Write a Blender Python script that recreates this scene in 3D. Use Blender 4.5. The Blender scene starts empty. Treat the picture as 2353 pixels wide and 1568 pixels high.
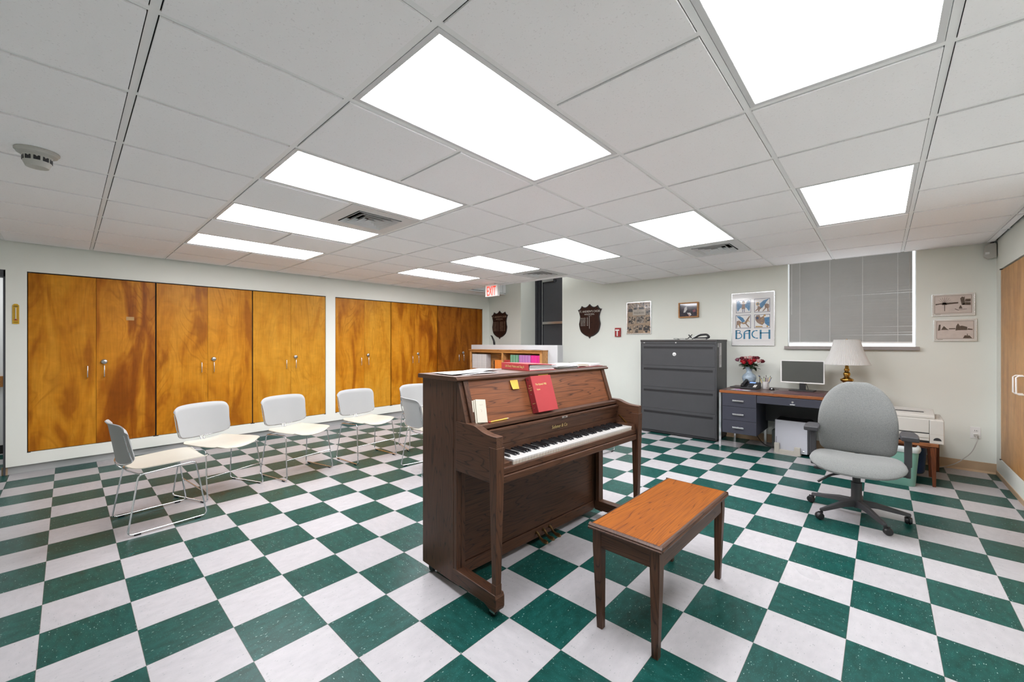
import bpy, bmesh, math, random
from mathutils import Vector, Matrix, Euler
random.seed(7)
C = bpy.context.scene
COL = C.collection
PI = math.pi
# ------------------------------------------------------------------ camera
W_, H_ = 2353.0, 1568.0
F_, CX_, CY_ = 931.03, 1183.4, 786.56
cd = bpy.data.cameras.new('camera'); cam = bpy.data.objects.new('camera', cd); COL.objects.link(cam)
cd.sensor_fit = 'HORIZONTAL'; cd.sensor_width = 36.0; cd.lens = 36.0*F_/W_
cd.shift_x = -(CX_-W_/2)/W_; cd.shift_y = (CY_-H_/2)/W_
cd.clip_start = 0.05; cd.clip_end = 60
cam.location = (1.338, -1.4384, 1.3381); cam.rotation_euler = (PI/2, 0, 0.7355)
C.camera = cam
# ------------------------------------------------------------------ world, exposure
wd = bpy.data.worlds.new('world'); C.world = wd; wd.use_nodes = True
wd.node_tree.nodes['Background'].inputs[0].default_value = (0.93, 0.97, 1.0, 1)
wd.node_tree.nodes['Background'].inputs[1].default_value = 3.0
C.view_settings.view_transform = 'Standard'; C.view_settings.look = 'None'
C.view_settings.exposure = 0.0; C.view_settings.gamma = 1.0
C.view_settings.use_curve_mapping = False
LAMP = 18.5          # strength of the ceiling light lenses
# ------------------------------------------------------------------ room numbers
XL, XR, YB, YF, ZC = -5.15, 2.20, 4.87, -3.60, 2.351
GX, GY, GT = -0.318, 0.569, 0.6096
T = 0.3048

# ------------------------------------------------------------------ materials
def nmat(name):
    m = bpy.data.materials.new(name); m.use_nodes = True
    nt = m.node_tree; b = nt.nodes['Principled BSDF']
    return m, nt, b
def N(nt, typ, **kw):
    n = nt.nodes.new(typ)
    for k, v in kw.items(): setattr(n, k, v)
    return n
def ramp(nt, fac, stops, interp='LINEAR'):
    r = nt.nodes.new('ShaderNodeValToRGB'); r.color_ramp.interpolation = interp
    e = r.color_ramp.elements
    while len(e) > 1: e.remove(e[-1])
    e[0].position = stops[0][0]; e[0].color = (*stops[0][1], 1)
    for p, c in stops[1:]:
        x = e.new(p); x.color = (*c, 1)
    nt.links.new(fac, r.inputs[0]); return r
def mix(nt, fac, a, b, mode='MIX'):
    m = nt.nodes.new('ShaderNodeMix'); m.data_type = 'RGBA'; m.blend_type = mode
    for s, v in ((m.inputs[0], fac), (m.inputs[6], a), (m.inputs[7], b)):
        if isinstance(v, (int, float)): s.default_value = v
        elif isinstance(v, tuple): s.default_value = (*v, 1)
        else: nt.links.new(v, s)
    return m.outputs[2]
def mth(nt, op, a, b=None, c=None):
    m = nt.nodes.new('ShaderNodeMath'); m.operation = op
    for i, v in enumerate((a, b, c)):
        if v is None: continue
        if isinstance(v, (int, float)): m.inputs[i].default_value = v
        else: nt.links.new(v, m.inputs[i])
    return m.outputs[0]
def bump(nt, b, h, strength=0.2, dist=0.002):
    n = nt.nodes.new('ShaderNodeBump'); n.inputs['Strength'].default_value = strength
    n.inputs['Distance'].default_value = dist
    nt.links.new(h, n.inputs['Height']); nt.links.new(n.outputs[0], b.inputs['Normal'])
KEEP = {'sage_paint', 'left_wall_sage', 'grid_white', 'white_paint', 'fixture_white', 'poster_paper', 'bezel_white'}
def plain(name, col, rough=0.5, metal=0.0, var=0.06, scale=6.0, spec=0.5, bmp=0.0, bscale=200.0, coat=0.0, ao=0):
    m, nt, b = nmat(name)
    if metal < 0.5 and name not in KEEP: col = tuple(c*0.76 for c in col)
    tc = N(nt, 'ShaderNodeTexCoord'); no = N(nt, 'ShaderNodeTexNoise')
    no.inputs['Scale'].default_value = scale; no.inputs['Detail'].default_value = 4
    nt.links.new(tc.outputs['Object'], no.inputs['Vector'])
    c1 = tuple(min(1, c*(1-var)) for c in col); c2 = tuple(min(1, c*(1+var)) for c in col)
    r = ramp(nt, no.outputs['Fac'], [(0.3, c1), (0.7, c2)])
    nt.links.new(r.outputs[0], b.inputs['Base Color'])
    b.inputs['Roughness'].default_value = rough; b.inputs['Metallic'].default_value = metal
    b.inputs['Specular IOR Level'].default_value = spec
    b.inputs['Coat Weight'].default_value = coat
    if bmp:
        n2 = N(nt, 'ShaderNodeTexNoise'); n2.inputs['Scale'].default_value = bscale
        nt.links.new(tc.outputs['Object'], n2.inputs['Vector'])
        bump(nt, b, n2.outputs['Fac'], bmp, 0.001)
    return m
def emis(name, col, s):
    m, nt, b = nmat(name)
    b.inputs['Base Color'].default_value = (*col, 1)
    b.inputs['Emission Color'].default_value = (*col, 1); b.inputs['Emission Strength'].default_value = s
    return m
def oak(name, dark, mid, light, axis='z', rough=0.38, freq=18.0, scale=9.0, stretch=0.09, lines=0.75, coat=0.30):
    """open grain timber, grain running along an object axis"""
    m, nt, b = nmat(name)
    tc = N(nt, 'ShaderNodeTexCoord'); oi = N(nt, 'ShaderNodeObjectInfo')
    add = N(nt, 'ShaderNodeVectorMath', operation='ADD')
    nt.links.new(tc.outputs['Object'], add.inputs[0])
    sc = N(nt, 'ShaderNodeVectorMath', operation='SCALE'); sc.inputs['Scale'].default_value = 0.0
    nt.links.new(oi.outputs['Location'], sc.inputs[0]); nt.links.new(sc.outputs[0], add.inputs[1])
    def mp(sx, sl):
        k = N(nt, 'ShaderNodeMapping')
        s = [sx, sx, sx]; s['xyz'.index(axis)] = sl
        k.inputs['Scale'].default_value = s
        nt.links.new(add.outputs[0], k.inputs['Vector']); return k.outputs[0]
    n1 = N(nt, 'ShaderNodeTexNoise'); n1.inputs['Scale'].default_value = 1; n1.inputs['Detail'].default_value = 2
    n1.inputs['Distortion'].default_value = 0.2
    nt.links.new(mp(scale, scale*stretch), n1.inputs['Vector'])
    fr = mth(nt, 'FRACT', mth(nt, 'MULTIPLY', n1.outputs['Fac'], freq))
    n2 = N(nt, 'ShaderNodeTexNoise'); n2.inputs['Scale'].default_value = 1; n2.inputs['Detail'].default_value = 3
    nt.links.new(mp(260, 7), n2.inputs['Vector'])
    n3 = N(nt, 'ShaderNodeTexNoise'); n3.inputs['Scale'].default_value = 1; n3.inputs['Detail'].default_value = 2
    nt.links.new(mp(3, 1), n3.inputs['Vector'])
    base = ramp(nt, n3.outputs['Fac'], [(0.3, mid), (0.72, light)])
    ln = ramp(nt, fr, [(0.0, (1, 1, 1)), (0.10, (0.2, 0.2, 0.2)), (0.4, (0, 0, 0)), (0.92, (0.1, 0.1, 0.1)), (1.0, (1, 1, 1))])
    st = ramp(nt, n2.outputs['Fac'], [(0.42, (0, 0, 0)), (0.68, (1, 1, 1))])
    f = mth(nt, 'MINIMUM', mth(nt, 'ADD', mth(nt, 'MULTIPLY', ln.outputs[0], lines), mth(nt, 'MULTIPLY', st.outputs[0], 0.38)), 1.0)
    nt.links.new(mix(nt, f, base.outputs[0], dark), b.inputs['Base Color'])
    b.inputs['Roughness'].default_value = rough; b.inputs['Specular IOR Level'].default_value = coat
    bump(nt, b, st.outputs[0], 0.12, 0.0006)
    return m
def birch(name, dark, mid, light, rough=0.36, seed=0.0, big=0.5, fig=0.5):
    """varnished veneer: broad soft heartwood shapes, flame contour lines, cross ripple; grain along z"""
    m, nt, b = nmat(name)
    tc = N(nt, 'ShaderNodeTexCoord')
    def nz(sy, sz, off, det=2.0, dist=0.0, rough_=0.5):
        k = N(nt, 'ShaderNodeMapping'); k.inputs['Scale'].default_value = (sy, sy, sz)
        k.inputs['Location'].default_value = (off, off*1.7, off*0.6)
        nt.links.new(tc.outputs['Object'], k.inputs['Vector'])
        a = N(nt, 'ShaderNodeTexNoise'); a.inputs['Scale'].default_value = 1; a.inputs['Detail'].default_value = det
        a.inputs['Distortion'].default_value = dist; a.inputs['Roughness'].default_value = rough_
        nt.links.new(k.outputs[0], a.inputs['Vector']); return a.outputs['Fac']
    a = nz(4.2, 1.05, seed, 3, 1.2, 0.5)
    c = nz(2.6, 0.75, seed+9, 1.5, 0.9)
    fr = mth(nt, 'FRACT', mth(nt, 'MULTIPLY', c, 13.0))
    ln = ramp(nt, fr, [(0.0, (1, 1, 1)), (0.16, (0.1, 0.1, 0.1)), (0.8, (0.0, 0.0, 0.0)), (1.0, (0.9, 0.9, 0.9))])
    fine = mth(nt, 'FRACT', mth(nt, 'MULTIPLY', c, 46.0))
    fl = ramp(nt, fine, [(0.0, (1, 1, 1)), (0.4, (0, 0, 0)), (1.0, (1, 1, 1))])
    base = ramp(nt, a, [(0.5-big*0.22, light), (0.5, mid), (0.5+big*0.24, dark)])
    brk = ramp(nt, nz(3, 1.5, seed+5, 2), [(0.42, (0.1, 0.1, 0.1)), (0.6, (1, 1, 1))])
    f = mth(nt, 'MULTIPLY', mth(nt, 'MULTIPLY', ln.outputs[0], brk.outputs[0]), 0.75*fig)
    f = mth(nt, 'ADD', f, mth(nt, 'MULTIPLY', fl.outputs[0], 0.10*fig))
    col = mix(nt, f, base.outputs[0], tuple(v*0.8 for v in dark))
    dr = ramp(nt, nz(70, 3.5, seed+4, 4), [(0.35, (0.90, 0.90, 0.90)), (0.7, (1.05, 1.05, 1.05))])
    col = mix(nt, 1.0, col, dr.outputs[0], 'MULTIPLY')
    qr = ramp(nt, nz(8, 14, seed+2, 3, 0.6), [(0.3, (0.92, 0.92, 0.92)), (0.75, (1.08, 1.08, 1.08))])
    col = mix(nt, 1.0, col, qr.outputs[0], 'MULTIPLY')
    nt.links.new(col, b.inputs['Base Color'])
    b.inputs['Roughness'].default_value = rough; b.inputs['Specular IOR Level'].default_value = 0.16
    return m
def floor_mat():
    m, nt, b = nmat('checker_vinyl')
    g = N(nt, 'ShaderNodeNewGeometry'); sep = N(nt, 'ShaderNodeSeparateXYZ'); nt.links.new(g.outputs['Position'], sep.inputs[0])
    x = mth(nt, 'DIVIDE', sep.outputs[0], T); y = mth(nt, 'DIVIDE', sep.outputs[1], T)
    fx = mth(nt, 'FLOOR', x); fy = mth(nt, 'FLOOR', y)
    par = mth(nt, 'FLOORED_MODULO', mth(nt, 'ADD', fx, fy), 2.0)       # 0 green, 1 white
    cell = N(nt, 'ShaderNodeCombineXYZ'); nt.links.new(fx, cell.inputs[0]); nt.links.new(fy, cell.inputs[1])
    wn = N(nt, 'ShaderNodeTexWhiteNoise'); nt.links.new(cell.outputs[0], wn.inputs[0])
    rot = mth(nt, 'GREATER_THAN', wn.outputs['Value'], 0.3)
    def vec(sx, sy):
        c = N(nt, 'ShaderNodeCombineXYZ')
        nt.links.new(mth(nt, 'MULTIPLY', sep.outputs[0], sx), c.inputs[0]); nt.links.new(mth(nt, 'MULTIPLY', sep.outputs[1], sy), c.inputs[1])
        return c.outputs[0]
    def dirv(a, s):
        mx = nt.nodes.new('ShaderNodeMix'); mx.data_type = 'VECTOR'
        nt.links.new(rot, mx.inputs[0]); nt.links.new(vec(a, s), mx.inputs[4]); nt.links.new(vec(s, a), mx.inputs[5])
        return mx.outputs[1]
    def chips(a, s, thr, keep):
        v = N(nt, 'ShaderNodeTexVoronoi'); v.inputs['Scale'].default_value = 1; v.inputs['Randomness'].default_value = 1
        nt.links.new(dirv(a, s), v.inputs['Vector'])
        sc = N(nt, 'ShaderNodeSeparateColor'); nt.links.new(v.outputs['Color'], sc.inputs[0])
        sz = mth(nt, 'MULTIPLY', sc.outputs[1], thr)
        return mth(nt, 'MULTIPLY', mth(nt, 'LESS_THAN', v.outputs['Distance'], sz), mth(nt, 'GREATER_THAN', sc.outputs[0], keep)), sc
    ch1, s1 = chips(58, 150, 0.27, 0.66)
    ch2, s2 = chips(130, 300, 0.38, 0.45)
    mot = N(nt, 'ShaderNodeTexNoise'); mot.inputs['Scale'].default_value = 1; mot.inputs['Detail'].default_value = 5
    nt.links.new(dirv(14, 30), mot.inputs['Vector'])
    big = N(nt, 'ShaderNodeTexNoise'); big.inputs['Scale'].default_value = 1.1; big.inputs['Detail'].default_value = 3
    nt.links.new(g.outputs['Position'], big.inputs['Vector'])
    gr = ramp(nt, mot.outputs['Fac'], [(0.3, (0.004, 0.040, 0.033)), (0.7, (0.009, 0.075, 0.064))]).outputs[0]
    gr = mix(nt, mth(nt, 'MULTIPLY', ch2, 0.55), gr, (0.05, 0.19, 0.165))
    gr = mix(nt, mth(nt, 'MULTIPLY', ch1, 0.85), gr, (0.30, 0.42, 0.38))
    wh = ramp(nt, mot.outputs['Fac'], [(0.3, (0.385, 0.375, 0.385)), (0.7, (0.43, 0.42, 0.43))]).outputs[0]
    wh = mix(nt, mth(nt, 'MULTIPLY', ch2, 0.28), wh, (0.28, 0.31, 0.28))
    wh = mix(nt, mth(nt, 'MULTIPLY', ch1, 0.55), wh, (0.13, 0.17, 0.155))
    col = mix(nt, par, gr, wh)
    tv = mth(nt, 'MULTIPLY_ADD', wn.outputs['Value'], 0.10, 0.95)
    comb = N(nt, 'ShaderNodeCombineColor')
    for i in range(3): nt.links.new(tv, comb.inputs[i])
    col = mix(nt, 1.0, col, comb.outputs[0], 'MULTIPLY')
    ex = mth(nt, 'ABSOLUTE', mth(nt, 'SUBTRACT', mth(nt, 'FRACT', x), 0.5)); ey = mth(nt, 'ABSOLUTE', mth(nt, 'SUBTRACT', mth(nt, 'FRACT', y), 0.5))
    seam = mth(nt, 'GREATER_THAN', mth(nt, 'MAXIMUM', ex, ey), 0.4965)
    col = mix(nt, mth(nt, 'MULTIPLY', seam, 0.55), col, (0.10, 0.075, 0.05))
    nt.links.new(col, b.inputs['Base Color'])
    rr = mth(nt, 'MULTIPLY_ADD', big.outputs['Fac'], 0.22, 0.20)
    nt.links.new(rr, b.inputs['Roughness']); b.inputs['Specular IOR Level'].default_value = 0.20
    bump(nt, b, mot.outputs['Fac'], 0.05, 0.001)
    return m
def tile_mat():
    m, nt, b = nmat('ceiling_tile')
    g = N(nt, 'ShaderNodeNewGeometry')
    v = N(nt, 'ShaderNodeTexNoise'); v.inputs['Scale'].default_value = 130; v.inputs['Detail'].default_value = 2
    nt.links.new(g.outputs['Position'], v.inputs['Vector'])
    r = ramp(nt, v.outputs['Fac'], [(0.29, (0.86, 0.85, 0.86)), (0.36, (0.985, 0.975, 0.985))])
    nt.links.new(r.outputs[0], b.inputs['Base Color']); b.inputs['Roughness'].default_value = 0.95
    b.inputs['Specular IOR Level'].default_value = 0.1
    return m
def fabric(name, c1, c2, sc=300, rough=0.95):
    m, nt, b = nmat(name)
    tc = N(nt, 'ShaderNodeTexCoord'); a = N(nt, 'ShaderNodeTexNoise'); a.inputs['Scale'].default_value = sc; a.inputs['Detail'].default_value = 3
    a.inputs['Roughness'].default_value = 0.7
    nt.links.new(tc.outputs['Object'], a.inputs['Vector'])
    r = ramp(nt, a.outputs['Fac'], [(0.35, c1), (0.65, c2)])
    nt.links.new(r.outputs[0], b.inputs['Base Color']); b.inputs['Roughness'].default_value = rough
    b.inputs['Specular IOR Level'].default_value = 0.15; b.inputs['Sheen Weight'].default_value = 0.2
    bump(nt, b, a.outputs['Fac'], 0.35, 0.001)
    return m
M = {}
M['floor'] = floor_mat(); M['tile'] = tile_mat()
M['wall'] = plain('sage_paint', (0.765, 0.79, 0.725), 0.7, var=0.015, scale=2.0, spec=0.3, bmp=0.06, bscale=160)
M['frame_paint'] = plain('left_wall_sage', (0.83, 0.845, 0.78), 0.55, var=0.015, scale=2.0, spec=0.35)  # sage of the left wall, lighter than on the other walls
M['tee'] = plain('grid_white', (0.90, 0.905, 0.90), 0.5, var=0.02)
M['white_paint'] = plain('white_paint', (0.72, 0.73, 0.73), 0.5, var=0.02)
M['lamp_frame'] = plain('fixture_white', (0.72, 0.725, 0.73), 0.45, var=0.02)
M['vinyl_tan'] = plain('tan_vinyl', (0.62, 0.44, 0.27), 0.5, var=0.08)
M['kick'] = plain('kick_grey', (0.52, 0.53, 0.52), 0.6, var=0.04)
M['shadowgap'] = plain('dark_gap', (0.02, 0.018, 0.015), 0.8)
M['chrome'] = plain('chrome', (0.75, 0.76, 0.78), 0.12, 1.0, var=0.02)
M['steel'] = plain('brushed_steel', (0.55, 0.55, 0.55), 0.3, 1.0, var=0.05, scale=40)
M['alu'] = plain('aluminium', (0.80, 0.81, 0.82), 0.25, 1.0, var=0.02)
M['brass'] = plain('brass', (0.58, 0.34, 0.08), 0.2, 1.0, var=0.12, scale=12)
M['oldbrass'] = plain('worn_brass', (0.30, 0.19, 0.08), 0.35, 1.0, var=0.2, scale=30)
M['shell'] = plain('white_plastic', (0.485, 0.495, 0.49), 0.45, var=0.02)
M['seat_cream'] = plain('cream_plastic', (0.62, 0.585, 0.49), 0.4, var=0.02)
M['black'] = plain('black_plastic', (0.018, 0.018, 0.02), 0.4, var=0.1)
M['blackrub'] = plain('black_rubber', (0.012, 0.012, 0.012), 0.7, var=0.1)
M['darkgrey'] = plain('dark_grey_plastic', (0.045, 0.045, 0.05), 0.5, var=0.1, bmp=0.2, bscale=500)
M['cab'] = plain('charcoal_steel', (0.070, 0.072, 0.077), 0.42, var=0.04, spec=0.45)
M['cabdk'] = plain('charcoal_recess', (0.022, 0.022, 0.025), 0.5, var=0.04)
M['cabtop'] = plain('charcoal_top', (0.055, 0.048, 0.046), 0.5, var=0.04)
M['desk_steel'] = plain('slate_steel', (0.042, 0.045, 0.065), 0.45, var=0.05, bmp=0.08, bscale=400)
M['door_grey'] = plain('door_grey', (0.075, 0.078, 0.088), 0.5, var=0.04)
M['door_dark'] = plain('door_frame_grey', (0.045, 0.047, 0.055), 0.45, var=0.04)
M['paper'] = plain('paper', (0.80, 0.80, 0.80), 0.8, var=0.02, spec=0.2)
M['cream_paper'] = plain('cream_paper', (0.74, 0.69, 0.58), 0.8, var=0.03, spec=0.2)
M['red_cover'] = plain('red_cloth', (0.50, 0.055, 0.060), 0.55, var=0.05, spec=0.3, bmp=0.1, bscale=900)
M['red_dark'] = plain('dark_red_cloth', (0.30, 0.03, 0.035), 0.6, var=0.05, spec=0.3)
M['gold'] = plain('gold_lettering', (0.72, 0.55, 0.22), 0.35, 0.3, var=0.05)
M['note'] = plain('yellow_note', (0.80, 0.52, 0.10), 0.8, var=0.05, spec=0.2)
M['pencil'] = plain('pencil_yellow', (0.85, 0.50, 0.02), 0.35, var=0.03)
M['ivory'] = plain('key_white', (0.78, 0.77, 0.74), 0.22, var=0.01)
M['keyfront'] = plain('key_front', (0.62, 0.55, 0.47), 0.5, var=0.05)
M['ebony'] = plain('key_black', (0.010, 0.010, 0.012), 0.3, var=0.05)
M['teal'] = plain('mint_plastic', (0.26, 0.55, 0.45), 0.4, var=0.03)
M['blue'] = plain('blue_plastic', (0.035, 0.085, 0.24), 0.35, var=0.04)
M['liner'] = plain('bin_liner', (0.66, 0.74, 0.74), 0.45, var=0.05, scale=20)
M['beige'] = plain('beige_plastic', (0.66, 0.65, 0.60), 0.5, var=0.02)
M['putty'] = plain('putty_plastic', (0.56, 0.53, 0.46), 0.5, var=0.03)
M['pcwhite'] = plain('white_case', (0.62, 0.63, 0.68), 0.4, var=0.02)
M['screen'] = plain('dark_screen', (0.10, 0.105, 0.095), 0.38, var=0.03)
M['bezel'] = plain('bezel_white', (0.82, 0.82, 0.80), 0.35, var=0.01)
M['shade'] = plain('pleated_shade', (0.74, 0.73, 0.70), 0.9, var=0.02, spec=0.1)
M['glaze'] = plain('pale_blue_glaze', (0.40, 0.50, 0.58), 0.10, var=0.25, scale=28)
M['ceramic'] = plain('white_ceramic', (0.78, 0.76, 0.74), 0.2, var=0.02)
M['leaf'] = plain('leaf_green', (0.020, 0.045, 0.016), 0.5, var=0.5, scale=40)
M['stem'] = plain('stem_green', (0.045, 0.075, 0.025), 0.6, var=0.2)
M['rose_red'] = plain('rose_red', (0.45, 0.006, 0.016), 0.6, var=0.35, scale=60)
M['rose_dark'] = plain('rose_burgundy', (0.16, 0.010, 0.022), 0.6, var=0.4, scale=60)
M['rose_pink'] = plain('rose_pink', (0.72, 0.40, 0.38), 0.6, var=0.15, scale=60)
M['rose_mauve'] = plain('rose_mauve', (0.26, 0.09, 0.13), 0.6, var=0.35, scale=60)
M['tape'] = plain('masking_tape', (0.62, 0.38, 0.15), 0.7, var=0.05)
M['slat'] = plain('blind_grey', (0.58, 0.58, 0.56), 0.45, var=0.03)
M['sill'] = plain('stone_sill', (0.40, 0.36, 0.34), 0.6, var=0.06, scale=20)
M['fire_red'] = plain('alarm_red', (0.42, 0.02, 0.02), 0.35, var=0.04)
M['exit_red'] = emis('exit_red_glow', (1.0, 0.06, 0.03), 1.0)
M['lcd'] = emis('lcd_blue', (0.22, 0.38, 0.9), 0.8)
M['frame_wood'] = oak('honey_frame', (0.20, 0.08, 0.02), (0.45, 0.21, 0.06), (0.5, 0.24, 0.08), 'x', scale=20)
M['mahog'] = oak('mahogany', (0.010, 0.006, 0.005), (0.030, 0.012, 0.008), (0.060, 0.020, 0.010), 'z', 0.5, 9, 9, 0.25, 0.6, 0.12)
M['mahog_edge'] = plain('mahogany_edge', (0.012, 0.009, 0.009), 0.45)
PD, PM, PL_ = (0.018, 0.009, 0.006), (0.072, 0.032, 0.018), (0.105, 0.048, 0.026)
for ax in 'xyz': M['piano_'+ax] = oak('dark_oak_'+ax, PD, PM, PL_, ax)
M['desk_panel'] = oak('lit_desk_oak', (0.040, 0.014, 0.007), (0.185, 0.066, 0.026), (0.225, 0.080, 0.032), 'y', freq=20, scale=9, stretch=0.055)  # piano oak made lighter, stronger light on the sloping desk painted in
M['bench_top'] = oak('honey_oak', (0.10, 0.022, 0.003), (0.24, 0.068, 0.004), (0.30, 0.092, 0.006), 'y', 0.5, 26, 9, 0.065, 0.8, 0.08)
M['stool_wood'] = oak('walnut_stool', (0.06, 0.02, 0.008), (0.26, 0.095, 0.035), (0.32, 0.13, 0.05), 'x')
M['stool_leg'] = oak('walnut_leg', (0.03, 0.010, 0.005), (0.15, 0.045, 0.016), (0.20, 0.06, 0.02), 'z')
M['desktop'] = plain('desk_laminate', (0.115, 0.058, 0.052), 0.32, var=0.06, scale=14)
M['desk_edge'] = oak('desk_edge_band', (0.08, 0.025, 0.01), (0.24, 0.080, 0.026), (0.30, 0.10, 0.03), 'x', scale=14)
M['shelf_wood'] = oak('bookcase_wood', (0.12, 0.045, 0.012), (0.36, 0.16, 0.045), (0.44, 0.20, 0.06), 'x')
M['shelf_wood_z'] = oak('bookcase_side', (0.16, 0.065, 0.018), (0.50, 0.25, 0.085), (0.58, 0.30, 0.11), 'z')
M['chair_fabric'] = fabric('grey_tweed', (0.125, 0.130, 0.128), (0.215, 0.225, 0.215))

# ------------------------------------------------------------------ mesh builder
class G:
    def __init__(s): s.v = []; s.f = []; s.sm = []; s.mi = []; s.m = 0
    def add(s, vs, fs, smooth=False):
        o = len(s.v); s.v += [tuple(v) for v in vs]
        for f in fs: s.f.append([i+o for i in f]); s.sm.append(smooth); s.mi.append(s.m)
        return s
    def box(s, x0, x1, y0, y1, z0, z1, mat=None):
        if x0 > x1: x0, x1 = x1, x0
        if y0 > y1: y0, y1 = y1, y0
        if z0 > z1: z0, z1 = z1, z0
        vs = [(x0,y0,z0),(x1,y0,z0),(x1,y1,z0),(x0,y1,z0),(x0,y0,z1),(x1,y0,z1),(x1,y1,z1),(x0,y1,z1)]
        if mat is not None: vs = [mat @ Vector(v) for v in vs]
        return s.add(vs, [(0,3,2,1),(4,5,6,7),(0,1,5,4),(1,2,6,5),(2,3,7,6),(3,0,4,7)])
    def frustum(s, b, t, z0, z1):      # rectangles (x0,x1,y0,y1)
        vs = [(b[0],b[2],z0),(b[1],b[2],z0),(b[1],b[3],z0),(b[0],b[3],z0),(t[0],t[2],z1),(t[1],t[2],z1),(t[1],t[3],z1),(t[0],t[3],z1)]
        return s.add(vs, [(0,3,2,1),(4,5,6,7),(0,1,5,4),(1,2,6,5),(2,3,7,6),(3,0,4,7)])
    def prism(s, poly, ax, a, b, smooth=False):
        """poly: 2-D points in the two other axes (cyclic order), extruded along ax"""
        def p(u, w, k):
            return {'x': (k, u, w), 'y': (u, k, w), 'z': (u, w, k)}[ax]
        n = len(poly)
        vs = [p(u, w, a) for u, w in poly] + [p(u, w, b) for u, w in poly]
        fs = [tuple(range(n))[::-1], tuple(range(n, 2*n))] + [(i, (i+1) % n, n+(i+1) % n, n+i) for i in range(n)]
        o = len(s.v); s.v += vs
        for k, f in enumerate(fs): s.f.append([i+o for i in f]); s.sm.append(smooth and k > 1); s.mi.append(s.m)
        return s
    def tube(s, pts, r, seg=8, closed=False, cap=True):
        P = [Vector(p) for p in pts]; n = len(P); rs = r if isinstance(r, (list, tuple)) else [r]*n
        rings = []; up = None
        for i in range(n):
            a = P[(i-1) % n] if (i > 0 or closed) else P[0]; c = P[(i+1) % n] if (i < n-1 or closed) else P[-1]
            t = (c-a).normalized()
            if up is None:
                up = Vector((0,0,1)) if abs(t.z) < 0.9 else Vector((1,0,0))
            x = t.cross(up)
            if x.length < 1e-5: x = t.cross(Vector((0.3,1,0.2)))
            x.normalize(); y = x.cross(t).normalized(); up = y
            rings.append([P[i]+rs[i]*(math.cos(2*PI*k/seg)*x+math.sin(2*PI*k/seg)*y) for k in range(seg)])
        vs = [v for ring in rings for v in ring]; fs = []
        m = n if closed else n-1
        for i in range(m):
            j = (i+1) % n
            for k in range(seg): fs.append((i*seg+k, i*seg+(k+1) % seg, j*seg+(k+1) % seg, j*seg+k))
        s.add(vs, fs, True)
        if cap and not closed:
            s.add(rings[0], [tuple(range(seg))[::-1]]); s.add(rings[-1], [tuple(range(seg))])
        return s
    def lathe(s, prof, c=(0,0,0), seg=24, ax='z'):
        vs = []; fs = []; n = len(prof)
        for r, h in prof:
            for k in range(seg):
                a = 2*PI*k/seg; x, y = r*math.cos(a), r*math.sin(a)
                q = {'z': (x, y, h), 'y': (x, h, y), 'x': (h, x, y)}[ax]
                vs.append((c[0]+q[0], c[1]+q[1], c[2]+q[2]))
        for i in range(n-1):
            for k in range(seg): fs.append((i*seg+k, i*seg+(k+1) % seg, (i+1)*seg+(k+1) % seg, (i+1)*seg+k))
        s.add(vs, fs, True)
        for i in (0, n-1):
            if prof[i][0] > 1e-4: s.add([vs[i*seg+k] for k in range(seg)], [tuple(range(seg))])
        return s
    def cyl(s, a, b, r, seg=12): return s.tube([a, b], r, seg)
    def disc(s, c, r, nrm, th=0.002, seg=16):
        c = Vector(c); nrm = Vector(nrm).normalized()
        return s.tube([c, c+nrm*th], r, seg)
    def grid(s, fn, nu, nv, th=0.0):
        """fn(u,v)->Vector, solid sheet thickness th (down along normals if th)"""
        P = [[Vector(fn(i/nu, j/nv)) for j in range(nv+1)] for i in range(nu+1)]
        def nrm(i, j):
            a = P[min(i+1, nu)][j]-P[max(i-1, 0)][j]; b = P[i][min(j+1, nv)]-P[i][max(j-1, 0)]
            k = a.cross(b); return k.normalized() if k.length > 1e-9 else Vector((0,0,1))
        idx = lambda i, j: i*(nv+1)+j
        top = [P[i][j] for i in range(nu+1) for j in range(nv+1)]
        fs = [(idx(i,j), idx(i+1,j), idx(i+1,j+1), idx(i,j+1)) for i in range(nu) for j in range(nv)]
        if not th: return s.add(top, fs, True)
        bot = [P[i][j]-nrm(i, j)*th for i in range(nu+1) for j in range(nv+1)]; o = len(top)
        fs += [(o+idx(i,j+1), o+idx(i+1,j+1), o+idx(i+1,j), o+idx(i,j)) for i in range(nu) for j in range(nv)]
        rim = [(i,0) for i in range(nu)]+[(nu,j) for j in range(nv)]+[(i,nv) for i in range(nu,0,-1)]+[(0,j) for j in range(nv,0,-1)]
        for k in range(len(rim)):
            a, b = idx(*rim[k]), idx(*rim[(k+1) % len(rim)]); fs.append((b, a, o+a, o+b))
        return s.add(top+bot, fs, True)
    def ball(s, c, r, seg=12, sq=(1,1,1)):
        n = seg//2; vs = []; fs = []
        for i in range(n+1):
            th = PI*i/n
            for k in range(seg):
                a = 2*PI*k/seg
                vs.append((c[0]+r*sq[0]*math.sin(th)*math.cos(a), c[1]+r*sq[1]*math.sin(th)*math.sin(a), c[2]+r*sq[2]*math.cos(th)))
        for i in range(n):
            for k in range(seg): fs.append((i*seg+k, (i+1)*seg+k, (i+1)*seg+(k+1) % seg, i*seg+(k+1) % seg))
        return s.add(vs, fs, True)
    def xf(s, mat):
        s.v = [tuple(mat @ Vector(v)) for v in s.v]; return s
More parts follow.
